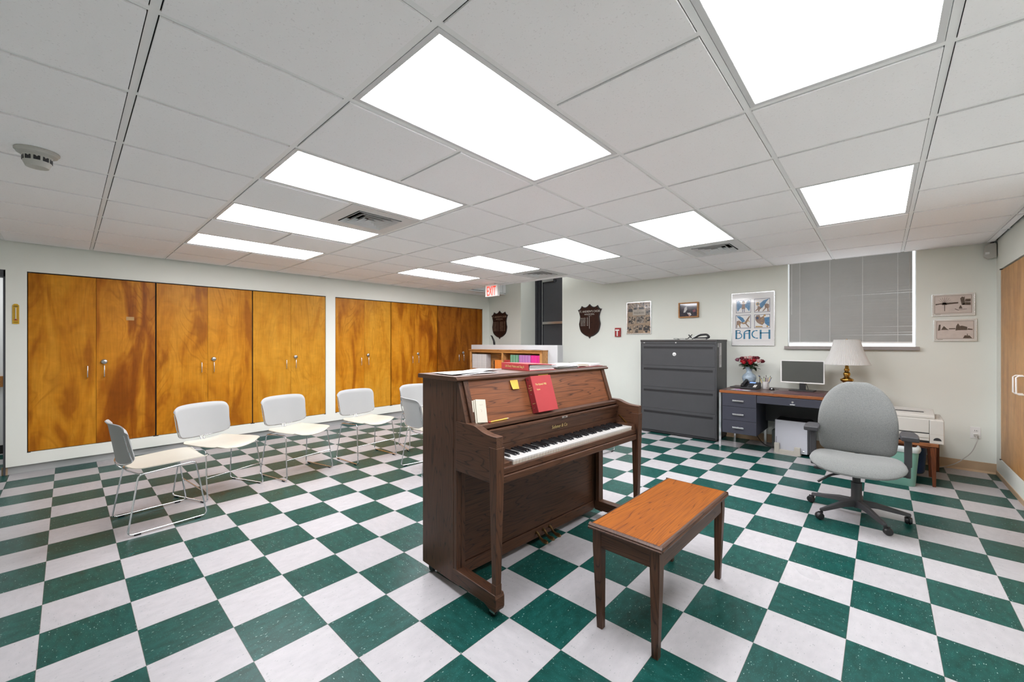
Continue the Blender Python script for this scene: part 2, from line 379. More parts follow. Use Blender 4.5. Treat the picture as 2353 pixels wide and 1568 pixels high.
def obj(name, g, mat, parent=None, loc=None, rot=None, bevel=0.0, bseg=2, sub=0):
    me = bpy.data.meshes.new(name); me.from_pydata(g.v, [], g.f)
    for p, sm, mi in zip(me.polygons, g.sm, g.mi): p.use_smooth = sm; p.material_index = mi
    bm = bmesh.new(); bm.from_mesh(me)
    bmesh.ops.remove_doubles(bm, verts=bm.verts, dist=1e-6)
    bmesh.ops.recalc_face_normals(bm, faces=bm.faces)
    bm.to_mesh(me); bm.free()
    if any(g.sm): me.set_sharp_from_angle(angle=math.radians(50))
    for m in (mat if isinstance(mat, (list, tuple)) else [mat]): me.materials.append(m)
    o = bpy.data.objects.new(name, me); COL.objects.link(o)
    if parent is not None: o.parent = parent
    if loc is not None: o.location = loc
    if rot is not None: o.rotation_euler = rot
    if bevel:
        b = o.modifiers.new('bevel', 'BEVEL'); b.width = bevel; b.segments = bseg; b.limit_method = 'ANGLE'; b.angle_limit = math.radians(40)
        b.harden_normals = False
    if sub:
        b = o.modifiers.new('sub', 'SUBSURF'); b.levels = sub; b.render_levels = sub
    return o
def tag(o, label, cat, group=None):
    o['label'] = label; o['category'] = cat
    if group: o['group'] = group
    return o
def thing(name, label, cat, loc=(0,0,0), rotz=0.0, group=None):
    o = bpy.data.objects.new(name, None); COL.objects.link(o); o.empty_display_size = 0.05
    o.location = loc; o.rotation_euler = (0, 0, rotz)
    return tag(o, label, cat, group)
def struct(name, g, mat, **kw):
    o = obj(name, g, mat, **kw); o['kind'] = 'structure'; return o
def dup(root, loc=None, rotz=None, label=None, group=None):
    r = root.copy(); COL.objects.link(r)
    if loc is not None: r.location = loc
    if rotz is not None: r.rotation_euler = (0, 0, rotz)
    if label: r['label'] = label
    if group: r['group'] = group
    for ch in list(root.children):
        c = ch.copy(); COL.objects.link(c); c.parent = r
        for q in list(ch.children):
            d = q.copy(); COL.objects.link(d); d.parent = c
    return r
def frame_m(o, x, y):
    x = Vector(x).normalized(); y = Vector(y).normalized(); z = x.cross(y).normalized()
    m = Matrix((x, y, z)).transposed().to_4x4(); m.translation = Vector(o); return m
def text_verts(s, size, align='CENTER', ext=0.0004, sx=1.0, off=0.0):
    cu = bpy.data.curves.new('t', 'FONT'); cu.body = s; cu.size = size; cu.align_x = align; cu.extrude = ext
    cu.offset = off; cu.resolution_u = 3
    o = bpy.data.objects.new('t', cu); COL.objects.link(o)
    dg = bpy.context.evaluated_depsgraph_get(); me = bpy.data.meshes.new_from_object(o.evaluated_get(dg))
    vs = [(v.co.x*sx, v.co.y, v.co.z) for v in me.vertices]; fs = [tuple(p.vertices) for p in me.polygons]
    bpy.data.objects.remove(o); bpy.data.curves.remove(cu); bpy.data.meshes.remove(me)
    return vs, fs
def text(g, s, size, o, x, y, align='CENTER', sx=1.0, off=0.0, ext=0.0004):
    vs, fs = text_verts(s, size, align, ext, sx, off); m = frame_m(o, x, y)
    g.add([m @ Vector(v) for v in vs], fs); return g
# ================================================================== SETTING
FLOORY = YB+0.65
struct('floor', G().box(-7.2, XR+0.1, YF, YB+0.1, -0.08, 0.0), M['floor'])
# ceiling: tiles with a fine metal grid behind them
lamps = [(0,-2),(-2,-2),(-4,-2),(-6,-2),(2,-2),(2,2),(0,2),(-2,2),(-4,2),(-6,2)]
vents = [(-3,-1),(0,4),(-4,4)]
busy = set()
for k, m in lamps: busy |= {(k, m), (k, m+1)}
busy |= set(vents)
CUT = (-4.64, -2.30, 3.78, YB)
def clip(r, keep):
    x0, x1, y0, y1 = max(r[0], keep[0]), min(r[1], keep[1]), max(r[2], keep[2]), min(r[3], keep[3])
    return (x0, x1, y0, y1) if x1-x0 > 0.004 and y1-y0 > 0.004 else None
def minus(r, c):
    i = clip(r, c)
    if not i: return [r]
    out = []
    if r[0] < i[0]: out.append((r[0], i[0], r[2], r[3]))
    if i[1] < r[1]: out.append((i[1], r[1], r[2], r[3]))
    if r[2] < i[2]: out.append((i[0], i[1], r[2], i[2]))
    if i[3] < r[3]: out.append((i[0], i[1], i[3], r[3]))
    return [q for q in out if q[1]-q[0] > 0.004 and q[3]-q[2] > 0.004]
tiles, tees, void = G(), G(), G()
ROOM = (XL, XR, YF, YB)
for k in range(-9, 6):
    for m in range(-8, 8):
        x0, y0 = GX+GT*k, GY+GT*m
        cell = clip((x0, x0+GT, y0, y0+GT), ROOM)
        if not cell: continue
        if (k, m) in busy:
            continue
        for q in minus(cell, CUT): void.box(q[0], q[1], q[2], q[3], ZC+0.020, ZC+0.03)
        h_ = 0.0118
        for st_ in ((x0, x0+h_, y0, y0+GT), (x0+GT-h_, x0+GT, y0, y0+GT), (x0+h_, x0+GT-h_, y0, y0+h_), (x0+h_, x0+GT-h_, y0+GT-h_, y0+GT)):
            st2 = clip(st_, ROOM)
            if st2:
                for q in minus(st2, CUT): tees.box(q[0], q[1], q[2], q[3], ZC+0.006, ZC+0.009)
        t = clip((x0+0.0145, x0+GT-0.0145, y0+0.0155, y0+GT-0.0155), (XL+0.022, XR-0.022, YF, YB-0.004))
        if not t: continue
        for q in minus(t, (CUT[0]-0.02, CUT[1]+0.02, CUT[2]-0.02, 9)): tiles.box(q[0], q[1], q[2], q[3], ZC, ZC+0.008)
struct('ceiling', tiles, M['tile'])
# the narrow tee flanges left showing between lamps
for k, m in lamps:
    x0, y0 = GX+GT*k, GY+GT*m
    a = 0.0125
    tees.box(x0, x0+a, y0, y0+2*GT, ZC+0.006, ZC+0.03).box(x0+GT-a, x0+GT, y0, y0+2*GT, ZC+0.006, ZC+0.03)
    tees.box(x0+a, x0+GT-a, y0, y0+a, ZC+0.006, ZC+0.03).box(x0+a, x0+GT-a, y0+2*GT-a, y0+2*GT, ZC+0.006, ZC+0.03)
for k, m in vents:
    x0, y0 = GX+GT*k, GY+GT*m; a = 0.0125
    tees.box(x0, x0+a, y0, y0+GT, ZC+0.006, ZC+0.03).box(x0+GT-a, x0+GT, y0, y0+GT, ZC+0.006, ZC+0.03)
    tees.box(x0+a, x0+GT-a, y0, y0+a, ZC+0.006, ZC+0.03).box(x0+a, x0+GT-a, y0+GT-a, y0+GT, ZC+0.006, ZC+0.03)
struct('trim_1', tees, M['tee'])
struct('tile_gap_shade', void, M['cabdk'])  # dark sheet above the tiles, shade painted in for the gaps beside the tees
ZU = 3.1
struct('ceiling_upper', G().box(CUT[0]-0.1, CUT[1]+0.1, CUT[2]-0.1, YB+0.75, ZU, ZU+0.05), M['white_paint'])
fa = G().box(CUT[0]-0.03, CUT[0], CUT[2], YB, ZC, ZU).box(CUT[0], CUT[1], CUT[2]-0.03, CUT[2], ZC+0.004, ZU).box(CUT[1], CUT[1]+0.03, CUT[2], YB, ZC+0.004, ZU)
fa.box(CUT[0]-0.0, CUT[0]+0.012, YB-0.10, YB-0.085, ZC+0.02, ZU)
struct('trim_2', fa, M['white_paint'])
# left wall with built-in closets
DZ0, DZ1 = 0.207, 2.062
wl = G()
wl.box(XL-0.12, XL, YF, YB+0.12, DZ1, ZU)
wl.box(XL-0.12, XL, -1.852, YB, 0.082, DZ0)
wl.box(XL-0.12, XL, YF, -2.80, 0, DZ1)
wl.box(XL-0.12, XL, -1.852, -1.715, DZ0, DZ1)
wl.box(XL-0.12, XL, 1.293, 1.443, DZ0, DZ1)
wl.box(XL-0.12, XL, 4.67, YB, DZ0, DZ1)
struct('wall_left', wl, M['frame_paint'])
struct('trim_3', G().box(XL-0.12, XL-0.035, -1.852, YB, 0.0, 0.082), M['kick'])
# doorway at the far left and the corridor behind it
dg_ = G().box(XL-0.13, XL-0.004, -1.868, -1.853, 0.0, 2.061).box(XL-0.13, XL-0.004, -2.80, -1.853, 1.99, 2.061).box(XL-0.16, XL-0.02, -2.80, -2.76, 0, 1.95)
struct('door_2', dg_, M['door_grey'], bevel=0.003)
struct('wall_corridor', G().box(-6.60, -6.50, YF, -1.2, 0, ZC+0.1).box(-6.5, XL-0.12, -1.84, -1.75, 0, ZC+0.1).box(-6.5, XL-0.12, YF-0.1, YF, 0, ZC+0.1), M['white_paint'])
struct('trim_4', G().box(-6.50, -6.47, YF, -1.72, 0.80, 0.93), M['shelf_wood'])
struct('trim_5', G().box(-6.50, -6.48, YF, -1.72, 0.0, 0.10), M['blackrub'])
cl_ = bpy.data.lights.new('corridor_fill', 'AREA'); cl_.shape = 'RECTANGLE'; cl_.size = 0.5; cl_.size_y = 0.9; cl_.energy = 16  # unseen area light, added to brighten the corridor
clo = bpy.data.objects.new('corridor_fill', cl_); COL.objects.link(clo); clo.location = (-5.95, -2.70, ZC+0.04)
struct('ceiling_corridor', G().box(-6.6, XL-0.1, YF-0.1, -1.6, ZC+0.05, ZC+0.12), M['white_paint'])
# back wall
wb = G()
wb.box(XL-0.12, -4.205, YB, YB+0.12, 0, ZU)
wb.box(-3.16, 0.429, YB, YB+0.12, 0, ZU)
wb.box(0.429, 1.621, YB, YB+0.12, 0, 1.247)
wb.box(0.429, 1.621, YB, YB+0.12, 2.40, ZU)
wb.box(1.621, XR+0.12, YB, YB+0.12, 0, ZU)
wb.box(-4.325, -4.205, YB+0.12, YB+0.70, 0, ZU).box(-3.16, -3.04, YB+0.12, YB+0.70, 0, ZU)
struct('wall_back', wb, M['wall'])
struct('wall_alcove', G().box(-4.205, -3.16, YB+0.58, YB+0.70, 0, ZU), M['door_dark'])
struct('floor_landing', G().box(-4.205, -3.16, YB, YB+0.58, 0.0, 0.72), M['kick'])
sl_ = bpy.data.lights.new('stair_light', 'AREA'); sl_.shape = 'RECTANGLE'; sl_.size = 0.55; sl_.size_y = 0.55; sl_.energy = 8
slo = bpy.data.objects.new('stair_light', sl_); COL.objects.link(slo); slo.location = (-3.35, 4.60, ZU-0.02)
# right wall with closet opening
wr = G()
wr.box(XR, XR+0.12, YF, YB+0.12, 2.055, ZU).box(XR, XR+0.12, 2.60, YB, 0.045, 0.187)
wr.box(XR, XR+0.12, 4.70, YB+0.12, 0.187, 2.055).box(XR, XR+0.12, YF, 2.60, 0, 2.055)
struct('wall_right', wr, M['wall'])
struct('wall_front', G().box(XL-0.12, XR+0.12, YF-0.12, YF, 0, ZU), M['wall'])
struct('baseboard_back', G().prism([(YB-0.022, 0.0), (YB-0.016, 0.006), (YB-0.010, 0.012), (YB-0.005, 0.018), (YB-0.005, 0.102), (YB, 0.104), (YB, 0.0)], 'x', -3.16, XR), M['vinyl_tan'])
struct('baseboard_right', G().box(XR-0.006, XR+0.10, 2.6, YB-0.02, 0, 0.045), M['vinyl_tan'])
struct('baseboard_left', G().box(XL-0.042, XL-0.03, -1.88, -1.84, 0, 0.08), M['vinyl_tan'])
# half wall of the stair
struct('wall_stair', G().box(-4.54, -2.49, 3.80, 3.95, 0, 1.287), plain('half_wall_paint', (0.66, 0.67, 0.68), 0.6, var=0.02), bevel=0.004)
# window with blind
gl, nt_, b_ = nmat('window_glass'); b_.inputs['Transmission Weight'].default_value = 1; b_.inputs['Roughness'].default_value = 0.0; b_.inputs['IOR'].default_value = 1.02
w1 = struct('window_1', G().box(0.429, 0.433, YB+0.03, YB+0.11, 1.29, 2.45).box(1.617, 1.621, YB+0.03, YB+0.11, 1.29, 2.45).box(0.429, 1.621, YB+0.03, YB+0.11, 1.255, 1.285).box(0.429, 1.621, YB+0.03, YB+0.11, 2.38, 2.45), M['white_paint'])
pn = obj('window_pane', G().box(0.433, 1.617, YB+0.085, YB+0.089, 1.28, 2.40), gl, w1)
ws = struct('trim_6', G().box(0.396, 1.648, YB-0.045, YB+0.12, 1.247, 1.287), M['sill'], bevel=0.003)
bl = thing('window_blind', 'closed grey mini blind hanging in the basement window behind the desk lamp', 'blind', (1.02, YB+0.012, 1.335))
sl = G()
for i in range(78):
    z = 0.012+i*0.0136
    ang = math.radians(57+random.uniform(-5, 4)+2.5*math.sin(i*0.13)); dy = 0.0085*math.cos(ang); dz = 0.0085*math.sin(ang)
    wob = random.uniform(-0.001, 0.001)
    sl.grid(lambda u, v, z=z, dy=dy, dz=dz, wob=wob: (-0.575+1.148*u, (v-0.5)*2*dy+0.0014*math.sin(PI*v), z+wob*u+(v-0.5)*-2*dz), 1, 3)
obj('slat', sl, M['slat'], bl)
obj('bottom_rail', G().box(-0.575, 0.573, -0.008, 0.008, -0.010, 0.006), M['bezel'], bl, bevel=0.002)
for cx in (0.560, 0.865, 1.171, 1.474):
    obj('ladder_cord', G().cyl((cx-1.02, -0.011, -0.008), (cx-1.02, -0.011, 1.065), 0.0016, 6), M['bezel'], bl)
obj('tilt_wand', G().tube([(0.545, -0.014, 1.01), (0.549, -0.016, 0.80), (0.551, -0.016, 0.44)], 0.0025, 6), M['beige'], bl)
obj('pull_cord', G().tube([(-0.545, -0.012, 1.01), (-0.548, -0.013, 0.36)], 0.0015, 6), M['bezel'], bl)
# stair door with its hardware
d1 = struct('door_1', G().box(-4.03, -3.20, YB+0.535, YB+0.578, 0.72, 2.82), M['door_grey'])
fr = G().box(-4.203, -4.15, YB+0.46, YB+0.578, 0.72, ZU-0.01).box(-4.15, -4.09, YB+0.49, YB+0.578, 0.72, ZU-0.01).box(-4.09, -4.045, YB+0.515, YB+0.578, 0.72, ZU-0.01)
obj('door_frame', fr, M['door_dark'], d1, bevel=0.002)
obj('door_edge', G().box(-4.044, -4.037, YB+0.505, YB+0.535, 0.72, 2.82), M['alu'], d1)
pb = obj('panic_bar', G().box(-4.025, -3.20, YB+0.48, YB+0.534, 1.715, 1.768), M['steel'], d1, bevel=0.004)
obj('door_closer', G().box(-4.02, -3.74, YB+0.485, YB+0.534, 2.612, 2.70), M['steel'], d1, bevel=0.004)
obj('closer_bracket', G().box(-3.735, -3.69, YB+0.50, YB+0.534, 2.60, 2.74), M['door_dark'], d1)
hr = thing('stair_handrail', 'black curved end of a stair handrail rising behind the white half wall', 'handrail', (-4.615, 4.5, 0))
obj('rail_post', G().tube([(0, 0, 0.0), (0, 0, 1.30), (-0.005, 0, 1.34)], [0.02, 0.021, 0.022], 10), M['blackrub'], hr)
obj('rail_end', G().tube([(-0.005, 0, 1.33), (-0.012, 0, 1.365), (-0.045, 0, 1.42), (-0.068, 0, 1.46), (-0.10, 0, 1.475)], [0.021, 0.020, 0.018, 0.016, 0.008], 10), M['black'], hr)
# ================================================================== CEILING THINGS
def lens_mat():
    m, nt, b = nmat('prismatic_lens')
    g = N(nt, 'ShaderNodeNewGeometry')
    v = N(nt, 'ShaderNodeTexVoronoi'); v.inputs['Scale'].default_value = 110; v.inputs['Randomness'].default_value = 0.0
    nt.links.new(g.outputs['Position'], v.inputs['Vector'])
    b.inputs['Base Color'].default_value = (0.8, 0.8, 0.8, 1)
    r = ramp(nt, v.outputs['Distance'], [(0.1, (1.0, 0.975, 1.0)), (0.6, (0.90, 0.89, 0.93))])
    nt.links.new(r.outputs[0], b.inputs['Emission Color']); b.inputs['Emission Strength'].default_value = LAMP
    return m
M['lens'] = lens_mat()
def lamp_geo():
    t = thing('ceiling_light', 'x', 'ceiling light', (0, 0, ZC))
    a, w = 0.0145, 0.022; X, Y = GT, 2*GT
    fr = G()
    fr.box(a, a+w, a, Y-a, 0.004, 0.02).box(X-a-w, X-a, a, Y-a, 0.004, 0.02).box(a+w, X-a-w, a, a+w, 0.004, 0.02).box(a+w, X-a-w, Y-a-w, Y-a, 0.004, 0.02)
    obj('frame', fr, M['lamp_frame'], t, bevel=0.0015)
    obj('diffuser', G().box(a+w, X-a-w, a+w, Y-a-w, 0.009, 0.012), M['lens'], t)
    obj('housing', G().box(a, X-a, a, Y-a, 0.021, 0.07), M['lamp_frame'], t)
    return t
LL = {(0,-2): 'large fluorescent ceiling panel, left of the two nearest to the camera, above the piano',
      (-2,-2): 'fluorescent ceiling panel second out from the top centre panel, just before the big air vent',
      (-4,-2): 'fluorescent ceiling panel just beyond the big air vent, third in the left row',
      (-6,-2): 'fluorescent ceiling panel nearest the honey wood closets, last in the left row',
      (2,-2): 'fluorescent ceiling panel at the top right, cut by the upper edge of the photo',
      (2,2): 'fluorescent ceiling panel on the right, in front of the window blind',
      (0,2): 'fluorescent ceiling panel with an air vent at its far end, before the bach poster wall',
      (-2,2): 'fluorescent ceiling panel third from the right in the far row, above the shield plaque',
      (-4,2): 'fluorescent ceiling panel touching the small air vent by the exit sign',
      (-6,2): 'smallest looking fluorescent ceiling panel, at the far left end of the far row'}
lamp0 = lamp_geo(); first = True
for k, m in lamps:
    loc = (GX+GT*k, GY+GT*m, ZC)
    if first: o = lamp0; o.location = loc; first = False
    else: o = dup(lamp0, loc)
    o['label'] = LL[(k, m)]; o['group'] = 'fluorescent ceiling panels'
def vent_geo():
    t = thing('ceiling_vent', 'x', 'air vent', (0, 0, ZC)); S = GT; a = 0.014
    pl = G(); w = 0.10
    pl.box(a, a+w, a, S-a, 0.003, 0.006).box(S-a-w, S-a, a, S-a, 0.003, 0.006).box(a+w, S-a-w, a, a+w, 0.003, 0.006).box(a+w, S-a-w, S-a-w, S-a, 0.003, 0.006)
    obj('frame', pl, M['lamp_frame'], t)
    obj('duct', G().box(a, S-a, a, S-a, 0.10, 0.12).box(a, a+0.005, a, S-a, 0.006, 0.1).box(S-a-0.005, S-a, a, S-a, 0.006, 0.1).box(a, S-a, a, a+0.005, 0.006, 0.1).box(a, S-a, S-a-0.005, S-a, 0.006, 0.1), M['cabdk'], t)
    c = S/2
    for r in (0.185, 0.135, 0.085, 0.035):
        lv = G(); r2 = r-0.030
        def ring(rr, z): return [(c-rr, c-rr, z), (c+rr, c-rr, z), (c+rr, c+rr, z), (c-rr, c+rr, z)]
        A, B, A2, B2 = ring(r, -0.004), ring(max(r2, 0.002), 0.030), ring(r-0.004, -0.004), ring(max(r2-0.004, 0.001), 0.030)
        lv.add(A+B+A2+B2, [f for i in range(4) for j in [(i+1) % 4] for f in ((i, j, 4+j, 4+i), (8+i, 12+i, 12+j, 8+j), (i, 8+i, 8+j, j), (4+i, 4+j, 12+j, 12+i))])
        obj('louver', lv, M['lamp_frame'], t)
    return t
VL = {(-3,-1): 'large square air vent with nested louvers between two left ceiling panels',
      (0,4): 'square air vent at the far end of the ceiling panel before the bach poster',
      (-4,4): 'small looking square air vent above the exit sign'}
v0 = vent_geo(); first = True
for k, m in vents:
    loc = (GX+GT*k, GY+GT*m, ZC)
    if first: o = v0; o.location = loc; first = False
    else: o = dup(v0, loc)
    o['label'] = VL[(k, m)]; o['group'] = 'ceiling air vents'
sd = thing('smoke_detector', 'round cream smoke detector on the ceiling at the upper left', 'smoke detector', (-1.985, -1.545, ZC))
obj('base', G().lathe([(0.0, -0.001), (0.082, -0.001), (0.082, -0.008), (0.076, -0.012), (0.074, -0.020), (0.060, -0.026), (0.0, -0.026)], seg=32), M['beige'], sd)
obj('sensor_head', G().lathe([(0.056, -0.026), (0.054, -0.036), (0.052, -0.062), (0.042, -0.086), (0.0, -0.090)], seg=32), M['beige'], sd)
for i in range(10):
    a = 2*PI*i/10
    obj('sensor_slot', G().box(0.0512, 0.0535, -0.012, 0.012, -0.058, -0.036, Matrix.Rotation(a, 4, 'Z')), M['cabdk'], sd)
# exit sign hanging below the ceiling
ex = thing('exit_sign', 'white hanging EXIT sign with red letters near the back left corner', 'exit sign', (-3.665, 3.51, ZC))
obj('sign_box', G().box(-0.155, 0.145, -0.027, 0.027, -0.222, -0.020), M['bezel'], ex, bevel=0.004)
obj('canopy', G().box(-0.080, 0.080, -0.045, 0.045, -0.021, 0.002), M['bezel'], ex, bevel=0.003)
g = G(); text(g, 'EXIT', 0.232, (-0.004, -0.0282, -0.205), (1,0,0), (0,0,1), sx=0.47, off=0.002)
obj('lettering', g, M['exit_red'], ex)
obj('indicator_lamp', G().ball((0.0, -0.02, -0.223), 0.005, 8), M['exit_red'], ex)
# motion sensor
ms = thing('motion_sensor', 'small beige motion sensor in the upper right corner by the ceiling', 'sensor', (2.145, YB-0.02, 2.26))
obj('sensor_body', G().prism([(-0.035, -0.06), (-0.030, 0.055), (0.0, 0.075), (0.040, 0.075), (0.048, 0.06), (0.048, -0.07), (-0.01, -0.08)], 'y', -0.05, 0.0), M['beige'], ms, rot=(0, 0, 0.0), bevel=0.006)
obj('lens', G().box(-0.028, 0.0, -0.053, -0.049, -0.035, -0.012), M['bezel'], ms, bevel=0.002)
obj('bracket', G().box(0.01, 0.035, -0.015, 0.018, 0.07, 0.088), M['black'], ms)
# ================================================================== CLOSETS
BT = {'light': ((0.50, 0.195, 0.012), (0.60, 0.27, 0.020), (0.64, 0.305, 0.028)),
      'mid': ((0.36, 0.115, 0.006), (0.54, 0.205, 0.010), (0.62, 0.260, 0.018)),
      'dark': ((0.25, 0.064, 0.003), (0.40, 0.125, 0.006), (0.58, 0.225, 0.014)),
      'brown': ((0.19, 0.050, 0.004), (0.28, 0.086, 0.007), (0.36, 0.120, 0.010))}
def cab_mat(tone, seed, big=0.5, fig=0.6):
    return birch('veneer_%s_%d' % (tone, int(seed)), *BT[tone], seed=seed, big=big, fig=fig)
def closet(y0, ys, y1, tones, label, seed, plate=False):
    c = thing('closet', label, 'closet', (XL, (y0+y1)/2, DZ0), 0, 'built-in closets along the left wall')
    cy = (y0+y1)/2; z1 = DZ1-DZ0
    obj('carcass', G().box(-0.118, -0.108, y0-cy, y1-cy, 0, z1).box(-0.108, -0.03, y0-cy, y0-cy+0.01, 0, z1).box(-0.108, -0.03, y1-cy-0.01, y1-cy, 0, z1).box(-0.108, -0.03, y0-cy, y1-cy, 0, 0.01).box(-0.108, -0.03, y0-cy, y1-cy, z1-0.01, z1), M['shadowgap'], c)
    for i, (a, b) in enumerate(((y0, ys), (ys, y1))):
        lo = a-cy+(0.007 if i == 0 else 0.0012); hi = b-cy-(0.0012 if i == 0 else 0.007)
        d = obj('door', G().box(-0.022, -0.004, lo, hi, 0.006, z1-0.012), cab_mat(tones[i], seed+i*3.3, 0.5 if tones[i] != 'light' else 0.7), c, bevel=0.0008, bseg=1)
        hy = hi-0.065 if i == 0 else lo+0.062
        obj('handle', G().tube([(-0.004, hy, 0.742), (0.022, hy, 0.742), (0.030, hy, 0.750), (0.030, hy, 0.864), (0.022, hy, 0.872), (-0.004, hy, 0.872)], 0.0045, 8), M['alu'], d)
        if i == 1:
            lk = obj('lock_knob', G().lathe([(0.0, 0.020), (0.013, 0.020), (0.024, 0.016), (0.027, 0.010), (0.024, 0.002), (0.020, -0.004), (0.0, -0.004)], (0, hy+0.0, 0.912), 20, 'x'), M['steel'], d)
            obj('key_slot', G().box(0.0195, 0.022, hy-0.004, hy+0.004, 0.908, 0.916), M['cabdk'], d)
        if plate and i == 1:
            obj('tape_label', G().box(-0.004, -0.0025, -0.979-cy, -0.913-cy, 1.592-DZ0, 1.632-DZ0), M['tape'], d)
    for (yy, zz) in ((y0+0.012, 0.0), (y1-0.012, 0.0), (y0+0.012, z1-0.008), (y1-0.012, z1-0.008)):
        obj('pivot_hinge', G().box(-0.006, 0.002, yy-cy-0.012, yy-cy+0.012, zz-0.004, zz+0.006), M['cabdk'], c, bevel=0.001)
    return c
closet(-1.715, -1.222, -0.721, ('mid', 'dark'), 'honey wood two-door closet nearest the thermometer, with a tape label on its door', 1.0, True)
closet(-0.721, -0.214, 0.292, ('mid', 'mid'), 'honey wood closet with dark flame streaks, second from the thermometer', 12.0)
closet(0.292, 0.785, 1.293, ('light', 'light'), 'palest honey wood closet, third from the thermometer, left of the wall post', 23.0)
closet(1.443, 1.937, 2.438, ('mid', 'light'), 'honey wood closet just right of the painted wall post', 34.0)
closet(2.438, 2.938, 3.460, ('mid', 'dark'), 'two-door closet of orange and streaky brown wood, second right of the wall post', 45.0)
closet(3.460, 4.050, 4.670, ('brown', 'brown'), 'darkest brown two-door closet in the back corner behind the bookcase', 56.0)
# closet on the right wall
rc = thing('closet', 'pale honey wood closet at the right edge with paired white handles', 'closet', (XR, 3.65, 0.187), 0)
obj('carcass', G().box(0.108, 0.118, -1.05, 1.05, 0, 1.868).box(0.03, 0.108, 1.04, 1.05, 0, 1.868).box(0.03, 0.108, -1.05, -1.04, 0, 1.868).box(0.03, 0.108, -1.05, 1.05, 0, 0.01).box(0.03, 0.108, -1.05, 1.05, 1.858, 1.868), M['shadowgap'], rc)
M['rdoor'] = birch('veneer_right', (0.46, 0.22, 0.075), (0.58, 0.30, 0.10), (0.62, 0.34, 0.13), seed=70, big=0.8, fig=0.25)
for i, (a, b) in enumerate(((0.16, 1.042), (-0.85, 0.155))):
    d = obj('door', G().box(0.004, 0.022, a, b, 0.008, 1.855), M['rdoor'], rc, bevel=0.001, bseg=1)
    hy = 0.212 if i == 0 else 0.107
    obj('handle', G().tube([(0.004, hy, 0.722), (-0.035, hy, 0.722), (-0.048, hy, 0.733), (-0.048, hy, 0.862), (-0.035, hy, 0.873), (0.004, hy, 0.873)], 0.006, 8), M['bezel'], d)
for zz in (0.0, 1.862): obj('pivot_hinge', G().box(-0.004, 0.02, 1.03, 1.055, zz-0.004, zz+0.006), M['black'], rc)
# thermometer
th = thing('thermometer', 'narrow yellow wall thermometer beside the doorway at the far left', 'thermometer', (XL, -1.787, 1.522))
obj('plate', G().prism([(-0.022, 0), (0.022, 0), (0.022, 0.188), (0.010, 0.203), (-0.010, 0.203), (-0.022, 0.188)], 'x', 0.0, 0.006), M['pencil'], th, bevel=0.001)
g = G()
for i in range(8):
    z = 0.052+i*0.015
    g.box(0.006, 0.0066, -0.018, -0.010, z, z+0.003).box(0.006, 0.0066, 0.010, 0.018, z, z+0.003)
g.box(0.006, 0.0066, -0.016, 0.016, 0.172, 0.177).box(0.006, 0.0066, -0.013, 0.013, 0.183, 0.186).box(0.006, 0.0066, -0.015, 0.015, 0.016, 0.020)
obj('scale_marks', g, M['cabdk'], th)
obj('glass_tube', G().cyl((0.009, 0, 0.045), (0.009, 0, 0.165), 0.003, 8), M['bezel'], th)
obj('bulb', G().ball((0.009, 0, 0.044), 0.007, 10).box(0.006, 0.008, -0.014, 0.014, 0.036, 0.042), M['fire_red'], th)
# ================================================================== PIANO
PX0, PY0, PTH, PW = -0.672, -0.029, -0.0578, 1.40
pn = thing('upright_piano', 'dark oak console piano with open keyboard in the middle of the checkered floor', 'piano', (PX0, PY0, 0), PTH)
def P(name, g, ax='y', bevel=0.0012, mat=None, parent=None, **kw): return obj(name, g, mat or M['piano_'+ax], parent or pn, bevel=bevel, **kw)
LT = 1.152
for (a, b) in ((0, 0.022), (PW-0.022, PW)):
    P('side_panel', G().box(0, 0.303, a, b, 0.045, 1.128), 'z')
P('back_panel', G().box(0.0, 0.02, 0.022, PW-0.022, 0.06, 1.12), 'z')
for (a, b) in ((0.002, 0.034), (PW-0.034, PW-0.002)):
    P('side_edge', G().box(0.303, 0.328, a, b, 0.045, 1.128), 'z')
P('top_lid', G().prism([(-0.025, 1.130), (0.352, 1.130), (0.362, 1.134), (0.362, 1.142), (0.352, 1.148), (0.350, 1.154), (-0.018, 1.154), (-0.025, 1.146)], 'y', -0.018, PW+0.018), 'y')
P('lid_rail', G().box(0.02, 0.340, 0.022, PW-0.022, 1.105, 1.130), 'y')
# sloping music desk
SL = Vector((0.075, 0, -0.230)).normalized(); SN = Vector((-SL.z, 0, SL.x)); SP0 = Vector((0.345, 0, 1.135))
def slope(u, s, t): return SP0+SL*s+SN*t+Vector((0, u, 0))
P('music_desk', G().prism([(0.325, 1.128), (0.343, 1.128), (0.418, 0.905), (0.400, 0.905)], 'y', 0.060, PW-0.060), mat=M['desk_panel'])
for a in (0.030, PW-0.062):
    P('desk_post', G().prism([(0.322, 1.129), (0.352, 1.129), (0.429, 0.905), (0.395, 0.905)], 'y', a, a+0.032), 'z')
for (a, b) in ((0.004, 0.030), (PW-0.030, PW-0.004)):
    P('cheek_panel', G().prism([(0.305, 1.128), (0.340, 1.128), (0.410, 0.914), (0.305, 0.914)], 'y', a, b), 'z')
P('music_ledge', G().box(0.395, 0.476, 0.044, PW-0.044, 0.884, 0.905), 'y', 0.002)
P('key_cover_lip', G().box(0.40, 0.492, 0.045, PW-0.045, 0.861, 0.876), 'y', 0.003)
fb = G(); prof = [(0.484, 0.861), (0.482, 0.848), (0.476, 0.832), (0.471, 0.815), (0.469, 0.800), (0.470, 0.786)]
poly = prof+[(0.45, 0.786), (0.45, 0.861)]
fb.prism(poly, 'y', 0.046, PW-0.046)
for i in range(2, 2+len(prof)-1): fb.sm[i] = True
fbo = P('fallboard', fb, 'y', 0.0)
P('key_strip', G().box(0.452, 0.472, 0.046, PW-0.046, 0.745, 0.784), 'y')
